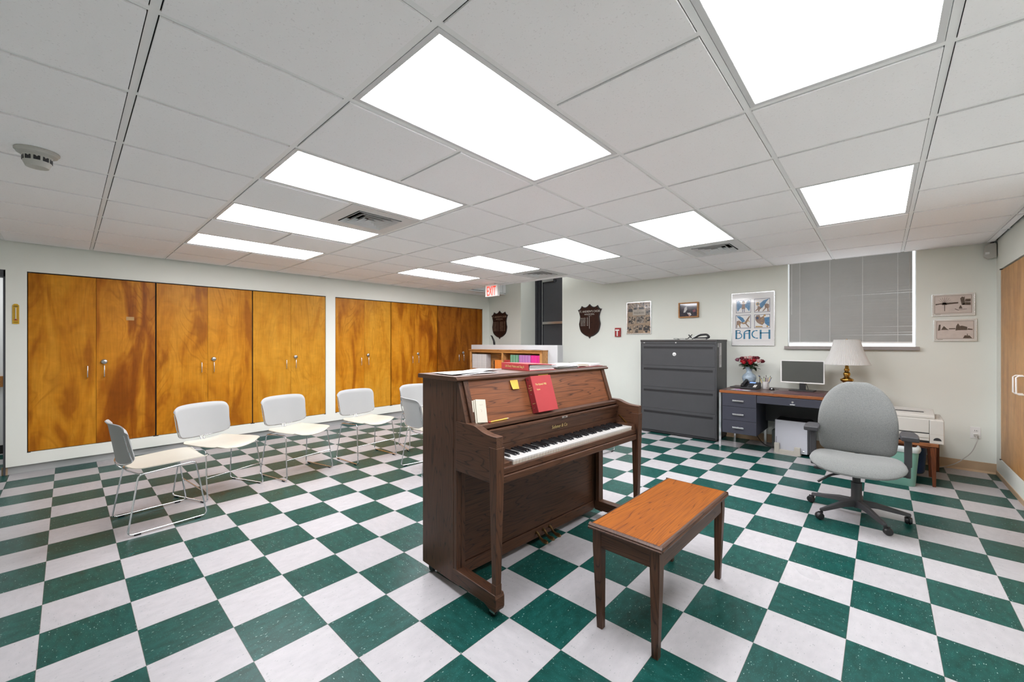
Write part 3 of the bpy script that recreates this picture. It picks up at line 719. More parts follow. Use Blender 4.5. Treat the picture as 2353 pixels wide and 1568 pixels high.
g = G(); text(g, 'Sohmer & Co', 0.030, (0.4755, 0.690, 0.805), (0,1,0), (0.10,0,1), sx=0.9)
obj('maker_lettering', g, M['gold'], fbo)
P('lid_lock', G().box(0.4925, 0.495, 0.69, 0.745, 0.863, 0.874), mat=M['steel'])
P('lock_keyhole', G().box(0.4951, 0.4956, 0.708, 0.726, 0.866, 0.872), mat=M['cabdk'])
P('brass_stay', G().box(-0.004, 0.004, -0.001, 0.001, -0.045, 0.045, Matrix.Translation((0.53, PW-0.050, 0.775)) @ Matrix.Rotation(-0.9, 4, 'Y')), mat=M['brass'])
arm = [(0.328, 0.654), (0.65, 0.654), (0.65, 0.882), (0.615, 0.883), (0.579, 0.886), (0.556, 0.890), (0.534, 0.896), (0.513, 0.903), (0.495, 0.910), (0.478, 0.914), (0.44, 0.9155), (0.328, 0.9155)]
for (a, b) in ((0, 0.044), (PW-0.044, PW)):
    P('arm', G().prism(arm, 'y', a, b), 'x', 0.002)
for (a, b) in ((-0.003, 0.050), (PW-0.050, PW+0.003)):
    m_ = (a+b)/2
    g = G().frustum((0.610, 0.640, m_-0.017, m_+0.017), (0.597, 0.655, a, b), 0.168, 0.828)
    P('leg', g, 'z', 0.0015)
    P('leg_foot', G().box(0.606, 0.641, m_-0.019, m_+0.019, 0.12, 0.166), 'z', 0.0015)
for (a, b) in ((0.0, 0.058), (PW-0.058, PW)):
    tb = P('toe_block', G().prism([(0.290, 0.050), (0.345, 0.046), (0.352, 0.046), (0.36, 0.052), (0.558, 0.052), (0.575, 0.046), (0.59, 0.040), (0.639, 0.040), (0.645, 0.055), (0.645, 0.105), (0.638, 0.121), (0.30, 0.121), (0.29, 0.112)], 'y', a, b), 'x', 0.003)
    cs = P('caster', G().lathe([(0.0, -0.012), (0.022, -0.012), (0.025, -0.006), (0.025, 0.006), (0.022, 0.012), (0.0, 0.012)], (0.598, (a+b)/2, 0.0255), 20, 'y'), bevel=0, mat=M['black'])
    P('caster_fork', G().box(0.585, 0.622, (a+b)/2-0.018, (a+b)/2-0.014, 0.02, 0.05).box(0.585, 0.622, (a+b)/2+0.014, (a+b)/2+0.018, 0.02, 0.05), mat=M['steel'])
    P('caster', G().lathe([(0.0, -0.012), (0.022, -0.012), (0.0225, 0.0), (0.022, 0.012), (0.0, 0.012)], (0.06, (a+b)/2, 0.023), 20, 'y'), bevel=0, mat=M['black'])
P('keybed', G().box(0.30, 0.600, 0.040, PW-0.040, 0.664, 0.705), 'y')
P('key_slip', G().box(0.600, 0.632, 0.046, PW-0.044, 0.684, 0.717), 'y', 0.004)
P('key_rail', G().box(0.56, 0.640, 0.050, PW-0.050, 0.645, 0.682), 'y', 0.005)
KU0, KU1 = 0.140, 1.312
P('key_block', G().box(0.50, 0.615, 0.044, KU0-0.002, 0.70, 0.735), 'x', 0.002)
P('key_block', G().box(0.50, 0.630, KU1+0.002, PW-0.044, 0.70, 0.752), 'x', 0.002)
kp = (KU1-KU0)/52
wk = G().box(0.470, 0.622, 0.0006, kp-0.0006, 0.733, 0.742); wk.m = 1; wk.box(0.470, 0.6205, 0.0008, kp-0.0008, 0.706, 0.7328)
w0 = obj('white_key', wk, [M['ivory'], M['keyfront']], pn, loc=(0, KU0, 0))
for i in range(1, 52):
    o = w0.copy(); COL.objects.link(o); o.location = (0, KU0+kp*i, 0)
b0 = obj('black_key', G().prism([(0.470, 0.742), (0.575, 0.742), (0.568, 0.753), (0.470, 0.754)], 'y', -0.0058, 0.0058), M['ebony'], pn, loc=(0, KU0+kp, 0), bevel=0.001)
fst = True
for i in range(51):
    if i % 7 in (0, 2, 3, 5, 6):
        if fst: b0.location = (0, KU0+kp*(i+1), 0); fst = False; continue
        o = b0.copy(); COL.objects.link(o); o.location = (0, KU0+kp*(i+1), 0)
P('bottom_panel', G().box(0.262, 0.276, 0.070, PW-0.070, 0.115, 0.66), 'y', mat=M['piano_y'])
for (a, b) in ((0.022, 0.070), (PW-0.070, PW-0.022)): P('stile', G().box(0.255, 0.282, a, b, 0.05, 0.66), 'z')
P('bottom_rail', G().box(0.255, 0.284, 0.070, PW-0.070, 0.045, 0.112), 'y', 0.003)
for (a, b) in ((0.034, 0.060), (PW-0.060, PW-0.034)): P('under_arm_panel', G().box(0.300, 0.33, a, b, 0.12, 0.655), 'z')
P('bottom_board', G().box(0.02, 0.255, 0.022, PW-0.022, 0.06, 0.08), 'y')
for i, u in enumerate((0.680, 0.745, 0.810)):
    P('pedal', G().tube([(0.27, u, 0.070), (0.292, u, 0.088), (0.305, u, 0.080), (0.325, u-0.004, 0.062), (0.35, u-0.008, 0.056), (0.375, u-0.010, 0.057), (0.392, u-0.010, 0.056)], [0.007, 0.009, 0.008, 0.008, 0.011, 0.014, 0.008], 10).xf(Matrix.Diagonal((1, 1, 1, 1))), bevel=0, mat=M['oldbrass'])
# world coordinates of a point given on the piano
PMAT = Matrix.Translation((PX0, PY0, 0)) @ Matrix.Rotation(PTH, 4, 'Z')
def onp(v, u, z): return PMAT @ Vector((v, u, z))
SLP = Matrix((SN, Vector((0,1,0)), -SL)).transposed().to_4x4()   # x out of desk, y along, z up the slope
def on_slope(u, s, t=0.0):
    m = SLP.copy(); m.translation = slope(u, s, t); return PMAT @ m
def flat_thing(o, mat): o.matrix_world = mat; return o
# ring binder hymnal leaning on the music desk
hb = thing('hymnal_binder', 'thick red ring binder hymnal leaning on the piano music desk', 'book')
hb.matrix_world = on_slope(0.505, 0.243, 0.003)
HW, HH, HT = 0.182, 0.222, 0.046
obj('back_cover', G().box(0, 0.003, 0, HW, 0, HH), M['red_cover'], hb, bevel=0.001)
obj('front_cover', G().box(HT-0.003, HT, 0.0, HW, 0, HH), M['red_cover'], hb, bevel=0.001)
sp_ = obj('spine', G().box(0.0, HT, -0.003, 0.0, 0, HH), M['red_dark'], hb, bevel=0.001)
obj('pages', G().box(0.006, HT-0.006, 0.008, HW-0.012, 0.006, HH-0.008), M['paper'], hb)
g = G(); text(g, 'The Hymnal 1982', 0.0165, (HT+0.0002, 0.025, 0.163), (0,1,0), (0,0,1), 'LEFT', 0.85, 0.0004); text(g, 'Hymns', 0.0125, (HT+0.0002, 0.028, 0.133), (0,1,0), (0,0,1), 'LEFT', 0.85, 0.0004)
obj('cover_lettering', g, M['gold'], hb)
g = G()
for i, s in enumerate(('The', 'Hymnal', '1982')): text(g, s, 0.0115, (0.024, -0.0032, 0.164-0.014*i), (1,0,0), (0,0,1), 'CENTER', 0.8)
text(g, 'Hymns', 0.008, (0.026, -0.0032, 0.055), (1,0,0), (0,0,1))
obj('spine_lettering', g, M['gold'], sp_)
for z in (0.205, 0.115, 0.03): obj('rivet', G().disc((0.020, -0.003, z), 0.003, (0,-1,0), 0.0012, 12), M['steel'], sp_)
# sticky notes
sn = tag(obj('sticky_note', G().grid(lambda u, v: (0.001+0.010*(1-v)**2*(1-u), 0.062*u+0.004*v*0, 0.056*v), 6, 6, 0.0003), M['note']), 'yellow sticky note with a curled corner alone on the music desk', 'sticky note', 'yellow sticky notes on the piano')
sn.matrix_world = on_slope(0.372, 0.082, 0.0015)
sn2 = tag(obj('sticky_note', G().grid(lambda u, v: (0.001, 0.095*u, 0.040*v), 2, 2, 0.0003), M['note']), 'yellow sticky note peeking out above the red hymnal binder', 'sticky note', 'yellow sticky notes on the piano')
sn2.matrix_world = on_slope(0.628, 0.045, 0.001)
# stack of hand-written cards at the left end of the ledge
for i, (t, du, lab) in enumerate(((0.004, -0.016, 'cream index card at the back of the small stack on the piano ledge'), (0.010, -0.008, 'middle cream index card of the small stack on the piano ledge'), (0.016, 0.0, 'front cream index card with pencil and red scribbles on the piano ledge'))):
    c = tag(obj('index_card', G().box(0, 0.0035, 0, 0.068, 0, 0.124), M['cream_paper'], bevel=0.0006, bseg=1), lab, 'card', 'cream cards leaning on the music desk')
    c.matrix_world = on_slope(0.060+du, 0.240-0.0015*i, t) @ Matrix.Rotation(-0.12, 4, 'X')
    if i == 2:
        g = G().tube([(0.0036, 0.022, 0.092), (0.0036, 0.028, 0.096), (0.0036, 0.034, 0.091), (0.0036, 0.040, 0.097), (0.0036, 0.046, 0.093)], 0.0004, 4)
        obj('pencil_scribble', g, M['darkgrey'], c)
        obj('red_scribble', G().tube([(0.0036, 0.030, 0.070), (0.0036, 0.036, 0.064), (0.0036, 0.033, 0.056)], 0.0005, 4), M['fire_red'], c)
pc = thing('pencil', 'yellow pencil lying on the piano music ledge', 'pencil')
pc.matrix_world = PMAT @ Matrix.Translation((0.447, 0.128, 0.9095)) @ Matrix.Rotation(0.07, 4, 'Z')
obj('barrel', G().tube([(0, 0.012, 0), (0, 0.145, 0)], 0.0040, 6), M['pencil'], pc)
obj('eraser_end', G().tube([(0, 0.0, 0), (0, 0.012, 0)], 0.0042, 10), M['fire_red'], pc)
obj('point', G().tube([(0, 0.145, 0), (0, 0.158, 0), (0, 0.162, 0)], [0.0038, 0.0012, 0.0003], 8), M['cream_paper'], pc)
# things on the piano lid
def onlid(v, u, rz=0.0, z=1.1545): return PMAT @ Matrix.Translation((v, u, z)) @ Matrix.Rotation(rz, 4, 'Z')
for i, (v, u, w, l, rz, lab) in enumerate(((0.09, 0.06, 0.216, 0.279, 0.12, 'lowest white sheet on the left end of the piano lid'), (0.05, 0.03, 0.216, 0.260, -0.05, 'top white sheet on the left end of the piano lid'), (0.10, 0.22, 0.14, 0.216, 0.45, 'narrow white sheet poking right from the papers at the lid left end'))):
    c = tag(obj('paper_sheet', G().grid(lambda a, b, w=w, l=l, i=i: (w*a, l*b, 0.0012+0.003*i+0.004*math.sin(PI*b)*a), 4, 6, 0.001), M['paper']), lab, 'paper', 'loose sheets on the piano lid left end')
    c.matrix_world = onlid(v, u, rz, 1.1548+0.001*i)
bd = thing('songbook_binder', 'red ring binder songbook lying flat on the piano lid, spine toward the camera', 'book')
bd.matrix_world = onlid(0.025, 0.612, -0.13) 
BL_, BW_, BH_ = 0.295, 0.235, 0.044
obj('bottom_cover', G().box(0, BL_, 0, BW_, 0, 0.003), M['red_cover'], bd, bevel=0.001)
obj('top_cover', G().box(0, BL_, 0, BW_, BH_-0.003, BH_, Matrix.Translation((0, 0, 0)) @ Matrix.Rotation(-0.04, 4, 'X') @ Matrix.Translation((0, 0, 0))), M['red_cover'], bd)
s2 = obj('spine', G().box(0, BL_, -0.003, 0, 0, BH_), M['red_cover'], bd, bevel=0.001)
g = G(); text(g, 'Lift Every Voice and Sing II', 0.021, (BL_/2, -0.0034, 0.016), (1,0,0), (0,0,1), 'CENTER', 0.92, 0.0003)
obj('spine_lettering', g, M['gold'], s2)
for i in range(3): obj('page_block', G().box(0.010+0.004*i, BL_-0.008-0.005*(i % 2), 0.015, BW_-0.012-0.01*i, 0.0035+i*0.0105, 0.0125+i*0.0105), M['paper'], bd)
# open book and loose leaves at the right end
for i in range(4):
    c = tag(obj('loose_leaf', G().grid(lambda a, b, i=i: (0.20*a, 0.24*b, 0.0062+0.0056*i+(0.006 if i == 3 else 0.0)*math.sin(PI*a)*(1-b)), 5, 6, 0.0052), M['paper']),
            ['bottom', 'second', 'third', 'top'][i]+' curled loose sheet between the red binder and the open book on the piano', 'paper', 'curled loose sheets on the piano lid')
    c.matrix_world = onlid(0.10+0.012*i, 0.875-0.012*i, (-0.12, 0.10, -0.05, 0.08)[i], 1.1545)
ob = thing('open_book', 'open ring-bound book with a brown-red cover at the right end of the piano lid', 'book')
ob.matrix_world = onlid(0.10, 1.07, 0.0)
obj('cover', G().box(0, 0.235, 0, 0.315, 0, 0.003), M['red_dark'], ob, bevel=0.001)
obj('page_block', G().grid(lambda a, b: (0.008+0.215*a, 0.008+0.140*b, 0.024-0.012*b**4+0.002*math.sin(3*b)), 2, 10, 0.017), M['cream_paper'], ob)
obj('page_block', G().grid(lambda a, b: (0.008+0.215*a, 0.165+0.135*b, 0.016+0.005*b), 2, 10, 0.013), M['paper'], ob)
for z in (0.03, 0.12, 0.20):
    obj('ring', G().tube([(z, 0.150+0.012*math.cos(a), 0.014+0.012*math.sin(a)) for a in [i*2*PI/12 for i in range(12)]], 0.0014, 6, True), M['steel'], ob)
# ================================================================== PIANO BENCH
bn = thing('piano_bench', 'honey oak piano bench with tapered dark legs in the foreground', 'bench', (0.505, 0.64, 0), -0.026)
BX, BY = 0.172, 0.438
obj('seat_top', G().box(-BX+0.010, BX-0.010, -BY+0.010, BY-0.010, 0.470, 0.492), M['bench_top'], bn, bevel=0.003)
mo = G()
pr_ = [(0.0, 0.466), (0.016, 0.466), (0.018, 0.474), (0.014, 0.478), (0.014, 0.484), (0.006, 0.490), (0.0, 0.492)]
for sx in (-1, 1):
    mo.prism([(sx*(BX-0.010+a), z) for a, z in pr_], 'y', -BY+0.006, BY-0.006)
for sy in (-1, 1):
    mo.prism([(sy*(BY-0.010+a), z) for a, z in pr_], 'x', -BX-0.005, BX+0.005)
obj('seat_moulding', mo, M['piano_y'], bn)
for sx in (-1, 1): obj('apron', G().box(sx*(BX-0.030), sx*(BX-0.014), -BY+0.06, BY-0.06, 0.385, 0.470), M['piano_y'], bn, bevel=0.001)
for sy in (-1, 1): obj('apron', G().box(-BX+0.05, BX-0.05, sy*(BY-0.030), sy*(BY-0.014), 0.385, 0.470), M['piano_x'], bn, bevel=0.001)
for sx in (-1, 1):
    for sy in (-1, 1):
        xo, yo = sx*(BX-0.010), sy*(BY-0.010); xi, yi = sx*(BX-0.054), sy*(BY-0.054)
        xb, yb = sx*(BX-0.024), sy*(BY-0.024); xc, yc = sx*(BX-0.052), sy*(BY-0.052)
        obj('leg', G().frustum((min(xb, xc), max(xb, xc), min(yb, yc), max(yb, yc)), (min(xo, xi), max(xo, xi), min(yo, yi), max(yo, yi)), 0.0, 0.385).box(xo, xi, yo, yi, 0.385, 0.466), M['piano_z'], bn, bevel=0.0015)
# ================================================================== STACKING CHAIRS
def bend(pts, r=0.03, n=5):
    """round the corners of a polyline"""
    out = [Vector(pts[0])]
    for i in range(1, len(pts)-1):
        a, b, c = Vector(pts[i-1]), Vector(pts[i]), Vector(pts[i+1])
        ra = min(r, (a-b).length*0.45, (c-b).length*0.45); p = b+(a-b).normalized()*ra; q = b+(c-b).normalized()*ra
        for k in range(n+1):
            t = k/n; out.append((1-t)**2*p+2*t*(1-t)*b+t*t*q)
    out.append(Vector(pts[-1])); return out
def chair_geo():
    t = thing('stacking_chair', 'x', 'chair')
    # seat pan
    def seat(u, v):
        x = -math.cos(PI*u); y = 0.5-0.5*math.cos(PI*v)
        hw = 0.200+0.028*min(1, y*1.6)-0.035*(1-math.sqrt(1-max(0, (y-0.80)/0.20)**2*0.999))*1.2-0.045*(1-math.sqrt(1-max(0, (0.15-y)/0.15)**2*0.999))
        fy = -0.195+0.440*y+0.030*(1-x*x)*(1 if y > 0.9 else y)**2
        z = 0.436+0.012*x*x*(1-y*0.2)-0.010*(1-x*x)*math.sin(PI*min(1, y*1.1))+0.016*y-0.030*max(0, (y-0.72)/0.28)**2*(1.15-x*x)
        if y < 0.15: z += 0.012*((0.15-y)/0.15)**2
        return (x*hw, fy, z)
    obj('seat', G().grid(seat, 24, 26, 0.006), M['seat_cream'], t)
    # back shell, curved in plan with a rolled upper lip
    def bk(off):
        def f(u, v):
            x = -math.cos(PI*u)
            hw = 0.222+0.006*v
            bow = 0.060*(x*x)*0.9
            y = -0.235-0.045*v+bow+off
            top = 0.770-0.018*abs(x)**4; bot = 0.478+0.026*abs(x)**3
            z = bot+(top-bot)*v
            lip = max(0, (v-0.90)/0.10)
            y -= 0.012*lip*lip
            e = min(1.0, max(0, (abs(x)-0.82)/0.18)); e = 0.034*(1-math.sqrt(1-e*e*0.999)) 
            z2 = z-math.copysign(e, v-0.5)*abs(v-0.5)*2
            return (x*hw, y, z2)
        return f
    obj('backrest', G().grid(bk(0.0), 26, 14, 0.007), M['shell'], t)
    # wrap-over cap at the top corners
    cap = G()
    for s in (-1, 1):
        cap.grid(lambda u, v, s=s: (s*(0.222+0.010*math.sin(PI*u)), -0.215-0.028-0.040*v*0+0.02*(u-0.5)*1.2+0.0, 0.685+0.062*v), 4, 3, 0.004)
    # chrome frame
    r = 0.0055
    for s in (-1, 1):
        x0, x1 = s*0.248, s*0.222
        pts = [(x0, -0.02, 0.012), (x0, 0.228, 0.012), (x1, 0.165, 0.432), (x1*0.985, -0.160, 0.408), (x0, -0.222, 0.012), (x0, -0.02, 0.012)]
        obj('side_frame', G().tube(bend(pts, 0.030), r, 8), M['chrome'], t)
        for yy in (-0.17, 0.17): obj('glide', G().box(x0-0.008, x0+0.008, yy-0.018, yy+0.018, 0.0, 0.012), M['blackrub'], t, bevel=0.003)
    obj('stretcher', G().tube([(-0.235, 0.200, 0.200), (0.235, 0.200, 0.200)], 0.0045, 8), M['chrome'], t)
    obj('seat_rail', G().tube(bend([(-0.219, -0.150, 0.409), (-0.06, -0.190, 0.415), (0.06, -0.190, 0.415), (0.219, -0.150, 0.409)], 0.04), 0.0045, 8), M['chrome'], t)
    for s in (-1, 1):
        pts = [(s*0.226, -0.236, 0.700), (s*0.224, -0.216, 0.600), (s*0.219, -0.190, 0.506), (s*0.17, -0.212, 0.484), (s*0.09, -0.232, 0.475), (s*0.014, -0.243, 0.472), (s*0.012, -0.232, 0.450), (s*0.012, -0.190, 0.415)]
        obj('back_frame', G().tube(bend(pts, 0.02, 3), 0.0045, 8), M['chrome'], t)
    return t
ch0 = chair_geo()
def facing(dx, dy): return math.atan2(dy, dx)-PI/2
chairs = [((-2.747, -0.967), (-0.10, 1.0), 'white stacking chair nearest the camera, seen from behind at the left end of the arc'),
          ((-3.107, -0.513), (0.93, 0.37), 'white stacking chair second from the left, in front of the streaky closet'),
          ((-3.138, 0.155), (0.97, 0.23), 'white stacking chair third from the left, in front of the palest closet'),
          ((-3.105, 0.90), (0.995, 0.08), 'white stacking chair fourth from the left, right of the wall post'),
          ((-3.08, 1.66), (0.96, -0.26), 'white stacking chair behind the side-on chair, partly hidden by the piano'),
          ((-2.20, 1.14), (0.16, 0.99), 'white stacking chair seen from behind right next to the piano'),
          ((-1.36, 2.87), (0.06, 1.0), 'white stacking chair almost hidden behind the piano right end')]
for i, (p_, d_, lab) in enumerate(chairs):
    loc, rz = (p_[0], p_[1], 0), facing(*d_)
    if i == 0: o = ch0; o.location = loc; o.rotation_euler = (0, 0, rz)
    else: o = dup(ch0, loc, rz)
    o['label'] = lab; o['group'] = 'white stacking chairs in an arc'
# ================================================================== FILING CABINET
fc = thing('filing_cabinet', 'charcoal four-drawer lateral filing cabinet against the back wall', 'filing cabinet', (-0.83, 4.385, 0))
cw, cdp = 0.535, 0.47
obj('body', G().box(-cw, cw, 0.012, cdp, 0.03, 1.345), M['cab'], fc, bevel=0.002)
obj('plinth', G().box(-cw+0.01, cw-0.01, 0.03, cdp-0.01, 0.0, 0.03).box(-cw, cw, 0.0, 0.02, 0.012, 0.036), M['cabdk'], fc)
obj('top', G().box(-cw-0.004, cw+0.004, -0.006, cdp, 1.345, 1.372), M['cabtop'], fc, bevel=0.002)
obj('header_rail', G().box(-cw+0.010, cw-0.010, 0.0, 0.014, 1.318, 1.341), M['cab'], fc, bevel=0.001)
obj('corner_post', G().box(-cw, -cw+0.014, -0.002, 0.02, 0.03, 1.345), M['cab'], fc, bevel=0.002)
obj('corner_post', G().box(cw-0.018, cw, -0.002, 0.02, 0.03, 1.345), M['cab'], fc, bevel=0.002)
DZ = [(0.042, 0.364), (0.367, 0.680), (0.683, 0.996), (0.999, 1.312)]
for i, (a, b) in enumerate(DZ[::-1]):
    g = G(); hx = cw-0.050
    zt, zb = b-0.040, b-0.066
    g.box(-cw+0.017, cw-0.020, 0.0, 0.012, a, zb).box(-cw+0.017, cw-0.020, 0.0, 0.012, zt, b).box(-cw+0.017, -hx, 0.0, 0.012, zb, zt).box(hx, cw-0.020, 0.0, 0.012, zb, zt)
    d = obj('drawer', g, M['cab'], fc, bevel=0.0012)
    obj('handle', G().box(-hx, hx, 0.010, 0.0125, zb, zt).box(-hx, hx, -0.003, 0.002, zb-0.004, zb+0.003), [M['cabdk']], d)
    if i == 0:
        rd = obj('round_dial', G().lathe([(0.0, -0.007), (0.018, -0.007), (0.024, -0.004), (0.026, 0.0)], (-0.03, 0.0, 1.165), 28, 'y'), M['bezel'], d)
        obj('dial_centre', G().lathe([(0.0, -0.009), (0.010, -0.009), (0.012, -0.007)], (-0.03, 0.0, 1.165), 20, 'y'), M['steel'], rd)
obj('lock', G().disc((-0.008, 0.0, 1.330), 0.008, (0,-1,0), 0.006, 16), M['bezel'], fc)
obj('maker_tag', G().box(-cw+0.045, -cw+0.068, -0.002, 0.0, 1.326, 1.333), M['bezel'], fc)
for i, (y0, z0, z1, lab) in enumerate(((0.115, 1.165, 1.325, 'upper of the two white paper slips on the side of the filing cabinet'), (0.110, 0.995, 1.172, 'lower white paper slip with printed lines on the side of the filing cabinet'))):
    c = tag(obj('paper_slip', G().box(0.0, 0.0012+0.0008*i, 0, 0.095, 0, z1-z0), M['paper'], loc=(-0.83+cw+0.0006, 4.385+y0, z0)), lab, 'paper', 'paper slips on the filing cabinet side')
    g = G()
    for k in range(10 if i else 3): g.box(0.0021, 0.0023, 0.012, 0.012+random.uniform(0.05, 0.07), (z1-z0)-0.02-0.013*k, (z1-z0)-0.017-0.013*k)
    obj('printed_lines', g, M['darkgrey'], c)
obj('side_key_plate', G().box(cw+0.0, cw+0.003, 0.045, 0.07, 1.27, 1.325), M['steel'], fc)
gd = thing('clip_gadget', 'black hoop-ended clip gadget with thin cables on top of the filing cabinet', 'gadget', (-0.60, 4.60, 1.372))
obj('hoop', G().tube(bend([(-0.06, 0, 0.030), (0.02, 0, 0.068), (0.115, 0, 0.075), (0.150, 0, 0.035), (0.105, 0, 0.022), (0.0, 0, 0.018), (-0.06, 0, 0.028)], 0.03), 0.015, 10), M['black'], gd)
obj('shaft', G().tube([(-0.085, -0.01, 0.022), (0.03, 0.0, 0.088)], [0.012, 0.009], 8), M['steel'], gd)
obj('clamp', G().tube([(-0.135, 0, 0.072), (-0.075, 0, 0.010)], 0.008, 8).tube([(-0.155, 0, 0.010), (-0.085, 0, 0.075)], 0.006, 8), M['black'], gd)
obj('body', G().box(-0.04, 0.11, -0.02, 0.03, 0.0, 0.016), M['beige'], gd, bevel=0.004)
obj('cable', G().tube(bend([(-0.10, 0, 0.03), (-0.16, 0.01, 0.012), (-0.24, 0.0, 0.020), (-0.32, -0.01, 0.004), (-0.36, 0.0, 0.020), (-0.30, 0.02, 0.022), (-0.26, 0.0, 0.004)], 0.03), 0.0025, 6), M['black'], gd)
obj('cable_knot', G().ball((-0.17, 0, 0.014), 0.009, 8).ball((-0.285, 0, 0.008), 0.007, 8), M['black'], gd)
# ================================================================== DESK
dk = thing('desk', 'slate grey steel desk with brown laminate top and chrome legs under the poster', 'desk', (0.594, 4.07, 0))
dw, dd = 0.77, 0.76
obj('desktop', G().box(-dw, dw, 0.006, dd, 0.708, 0.739), M['desktop'], dk, bevel=0.002)
obj('desktop_edge', G().box(-dw, dw, -0.002, 0.006, 0.706, 0.738), M['desk_edge'], dk, bevel=0.002)
x0 = -0.738; x1 = -0.362
ped = obj('pedestal', G().box(x0, x1, 0.012, dd-0.10, 0.213, 0.705), M['desk_steel'], dk, bevel=0.002)
for (a, b) in ((0.545, 0.702), (0.375, 0.541), (0.215, 0.371)):
    d = obj('drawer', G().box(x0+0.001, x1-0.001, -0.004, 0.011, a, b), M['desk_steel'], dk, bevel=0.002)
    zz = {0.545: 0.619, 0.375: 0.452, 0.215: 0.291}[a]
    obj('handle', G().box(-0.618, -0.494, -0.024, -0.018, zz-0.009, zz+0.009).box(-0.612, -0.604, -0.02, -0.004, zz-0.004, zz+0.004).box(-0.508, -0.500, -0.02, -0.004, zz-0.004, zz+0.004), M['alu'], d, bevel=0.001)
cdw = obj('centre_drawer', G().box(x1+0.004, 0.36, -0.002, 0.45, 0.612, 0.700), M['desk_steel'], dk, bevel=0.002)
obj('drawer_pull', G().box(-0.028, 0.022, -0.014, -0.002, 0.622, 0.632), M['alu'], cdw, bevel=0.001)
obj('drawer_lock', G().disc((-0.003, -0.002, 0.656), 0.011, (0,-1,0), 0.004, 18), M['alu'], cdw)
obj('pedestal', G().box(0.362, 0.738, 0.012, dd-0.10, 0.213, 0.705), M['desk_steel'], dk, bevel=0.002)
obj('modesty_panel', G().box(x1, 0.362, 0.52, 0.53, 0.33, 0.705), M['black'], dk)
obj('end_panel', G().box(-0.768, -0.755, 0.05, dd-0.02, 0.695, 0.71).box(0.755, 0.768, 0.05, dd-0.02, 0.695, 0.71), M['desk_steel'], dk)
for sx in (-1, 1):
    for yy in (0.018, dd-0.045): obj('leg', G().box(sx*0.765-0.012, sx*0.765+0.012, yy-0.012, yy+0.012, 0, 0.706), M['chrome'], dk, bevel=0.001)
obj('inner_leg', G().box(-0.40, -0.375, 0.63, 0.655, 0, 0.213), M['steel'], dk)
DT = 0.7392
# monitor
mn = thing('monitor', 'white-framed flat computer monitor with a dark screen on the desk', 'monitor', (0.612, 4.63, DT), 0.0)
obj('frame', G().box(-0.222, 0.222, -0.010, 0.012, 0.092, 0.106).box(-0.222, 0.222, -0.010, 0.012, 0.362, 0.373).box(-0.222, -0.210, -0.010, 0.012, 0.106, 0.362).box(0.210, 0.222, -0.010, 0.012, 0.106, 0.362), M['bezel'], mn, bevel=0.001)
obj('screen', G().box(-0.210, 0.210, -0.006, 0.006, 0.106, 0.362), M['screen'], mn)
obj('back_shell', G().box(-0.20, 0.20, 0.012, 0.028, 0.11, 0.35), M['bezel'], mn, bevel=0.004)
obj('chin_badge', G().box(-0.025, 0.02, -0.0115, -0.010, 0.092, 0.105), M['paper'], mn)
obj('stand_neck', G().box(-0.028, 0.036, -0.002, 0.022, 0.010, 0.11), M['black'], mn, bevel=0.002)
obj('stand_base', G().prism([(-0.13, -0.075), (0.12, -0.085), (0.135, 0.07), (-0.10, 0.08)], 'z', 0.0, 0.010), M['black'], mn, bevel=0.002)
obj('cable', G().tube(bend([(0.03, 0.015, 0.11), (0.05, 0.02, 0.06), (0.06, 0.03, 0.004), (0.10, 0.06, 0.004)], 0.02), 0.003, 6), M['black'], mn)
# blotter
tag(obj('desk_blotter', G().box(-0.24, 0.24, -0.16, 0.17, 0, 0.003), plain('maroon_blotter', (0.13, 0.045, 0.055), 0.4), loc=(0.63, 4.30, DT+0.0004), bevel=0.0008), 'thin maroon desk pad lying in front of the monitor', 'desk pad')
# vase and roses
VX, VY = 0.036, 4.63
vs = thing('vase', 'pale blue glazed vase holding the roses on the desk', 'vase', (VX, VY, DT))
obj('vessel', G().lathe([(0.0, 0.0), (0.036, 0.0), (0.042, 0.006), (0.052, 0.035), (0.072, 0.080), (0.083, 0.118), (0.083, 0.140), (0.070, 0.165), (0.045, 0.185), (0.033, 0.205), (0.034, 0.228), (0.043, 0.252), (0.056, 0.272), (0.053, 0.272), (0.040, 0.250), (0.030, 0.225), (0.028, 0.20), (0.0, 0.19)], seg=36), M['glaze'], vs)
def rose_geo(mat):
    t = thing('rose', 'x', 'rose')
    bl_ = G()
    for L, (n, r0, r1, h, z0) in enumerate(((4, 0.004, 0.010, 0.042, 0.004), (5, 0.009, 0.019, 0.042, 0.002), (6, 0.012, 0.027, 0.038, 0.0))):
        for k in range(n):
            a0 = 2*PI*k/n+L*0.7
            def f(u, v, a0=a0, n=n, r0=r0, r1=r1, h=h, z0=z0):
                a = a0+(u-0.5)*2*PI/n*1.35; rr = r0+(r1-r0)*math.sin(min(1, v*1.5)*PI/2)-0.006*max(0, v-0.62)/0.38*(L < 2)+0.002*max(0, v-0.8)/0.2*(L > 1)
                return (rr*math.cos(a), rr*math.sin(a), z0+h*v*(1-0.18*(2*u-1)**2))
            bl_.grid(f, 5, 5, 0.0008)
    bl_.lathe([(0.0, -0.006), (0.008, -0.002), (0.011, 0.005), (0.0, 0.010)], seg=8)
    obj('bloom', bl_, mat, t)
    return t
SK = {'x': 0}
kinds = {'red': 'rose_red', 'dark': 'rose_dark', 'pink': 'rose_pink', 'mauve': 'rose_mauve'}
protos = {}
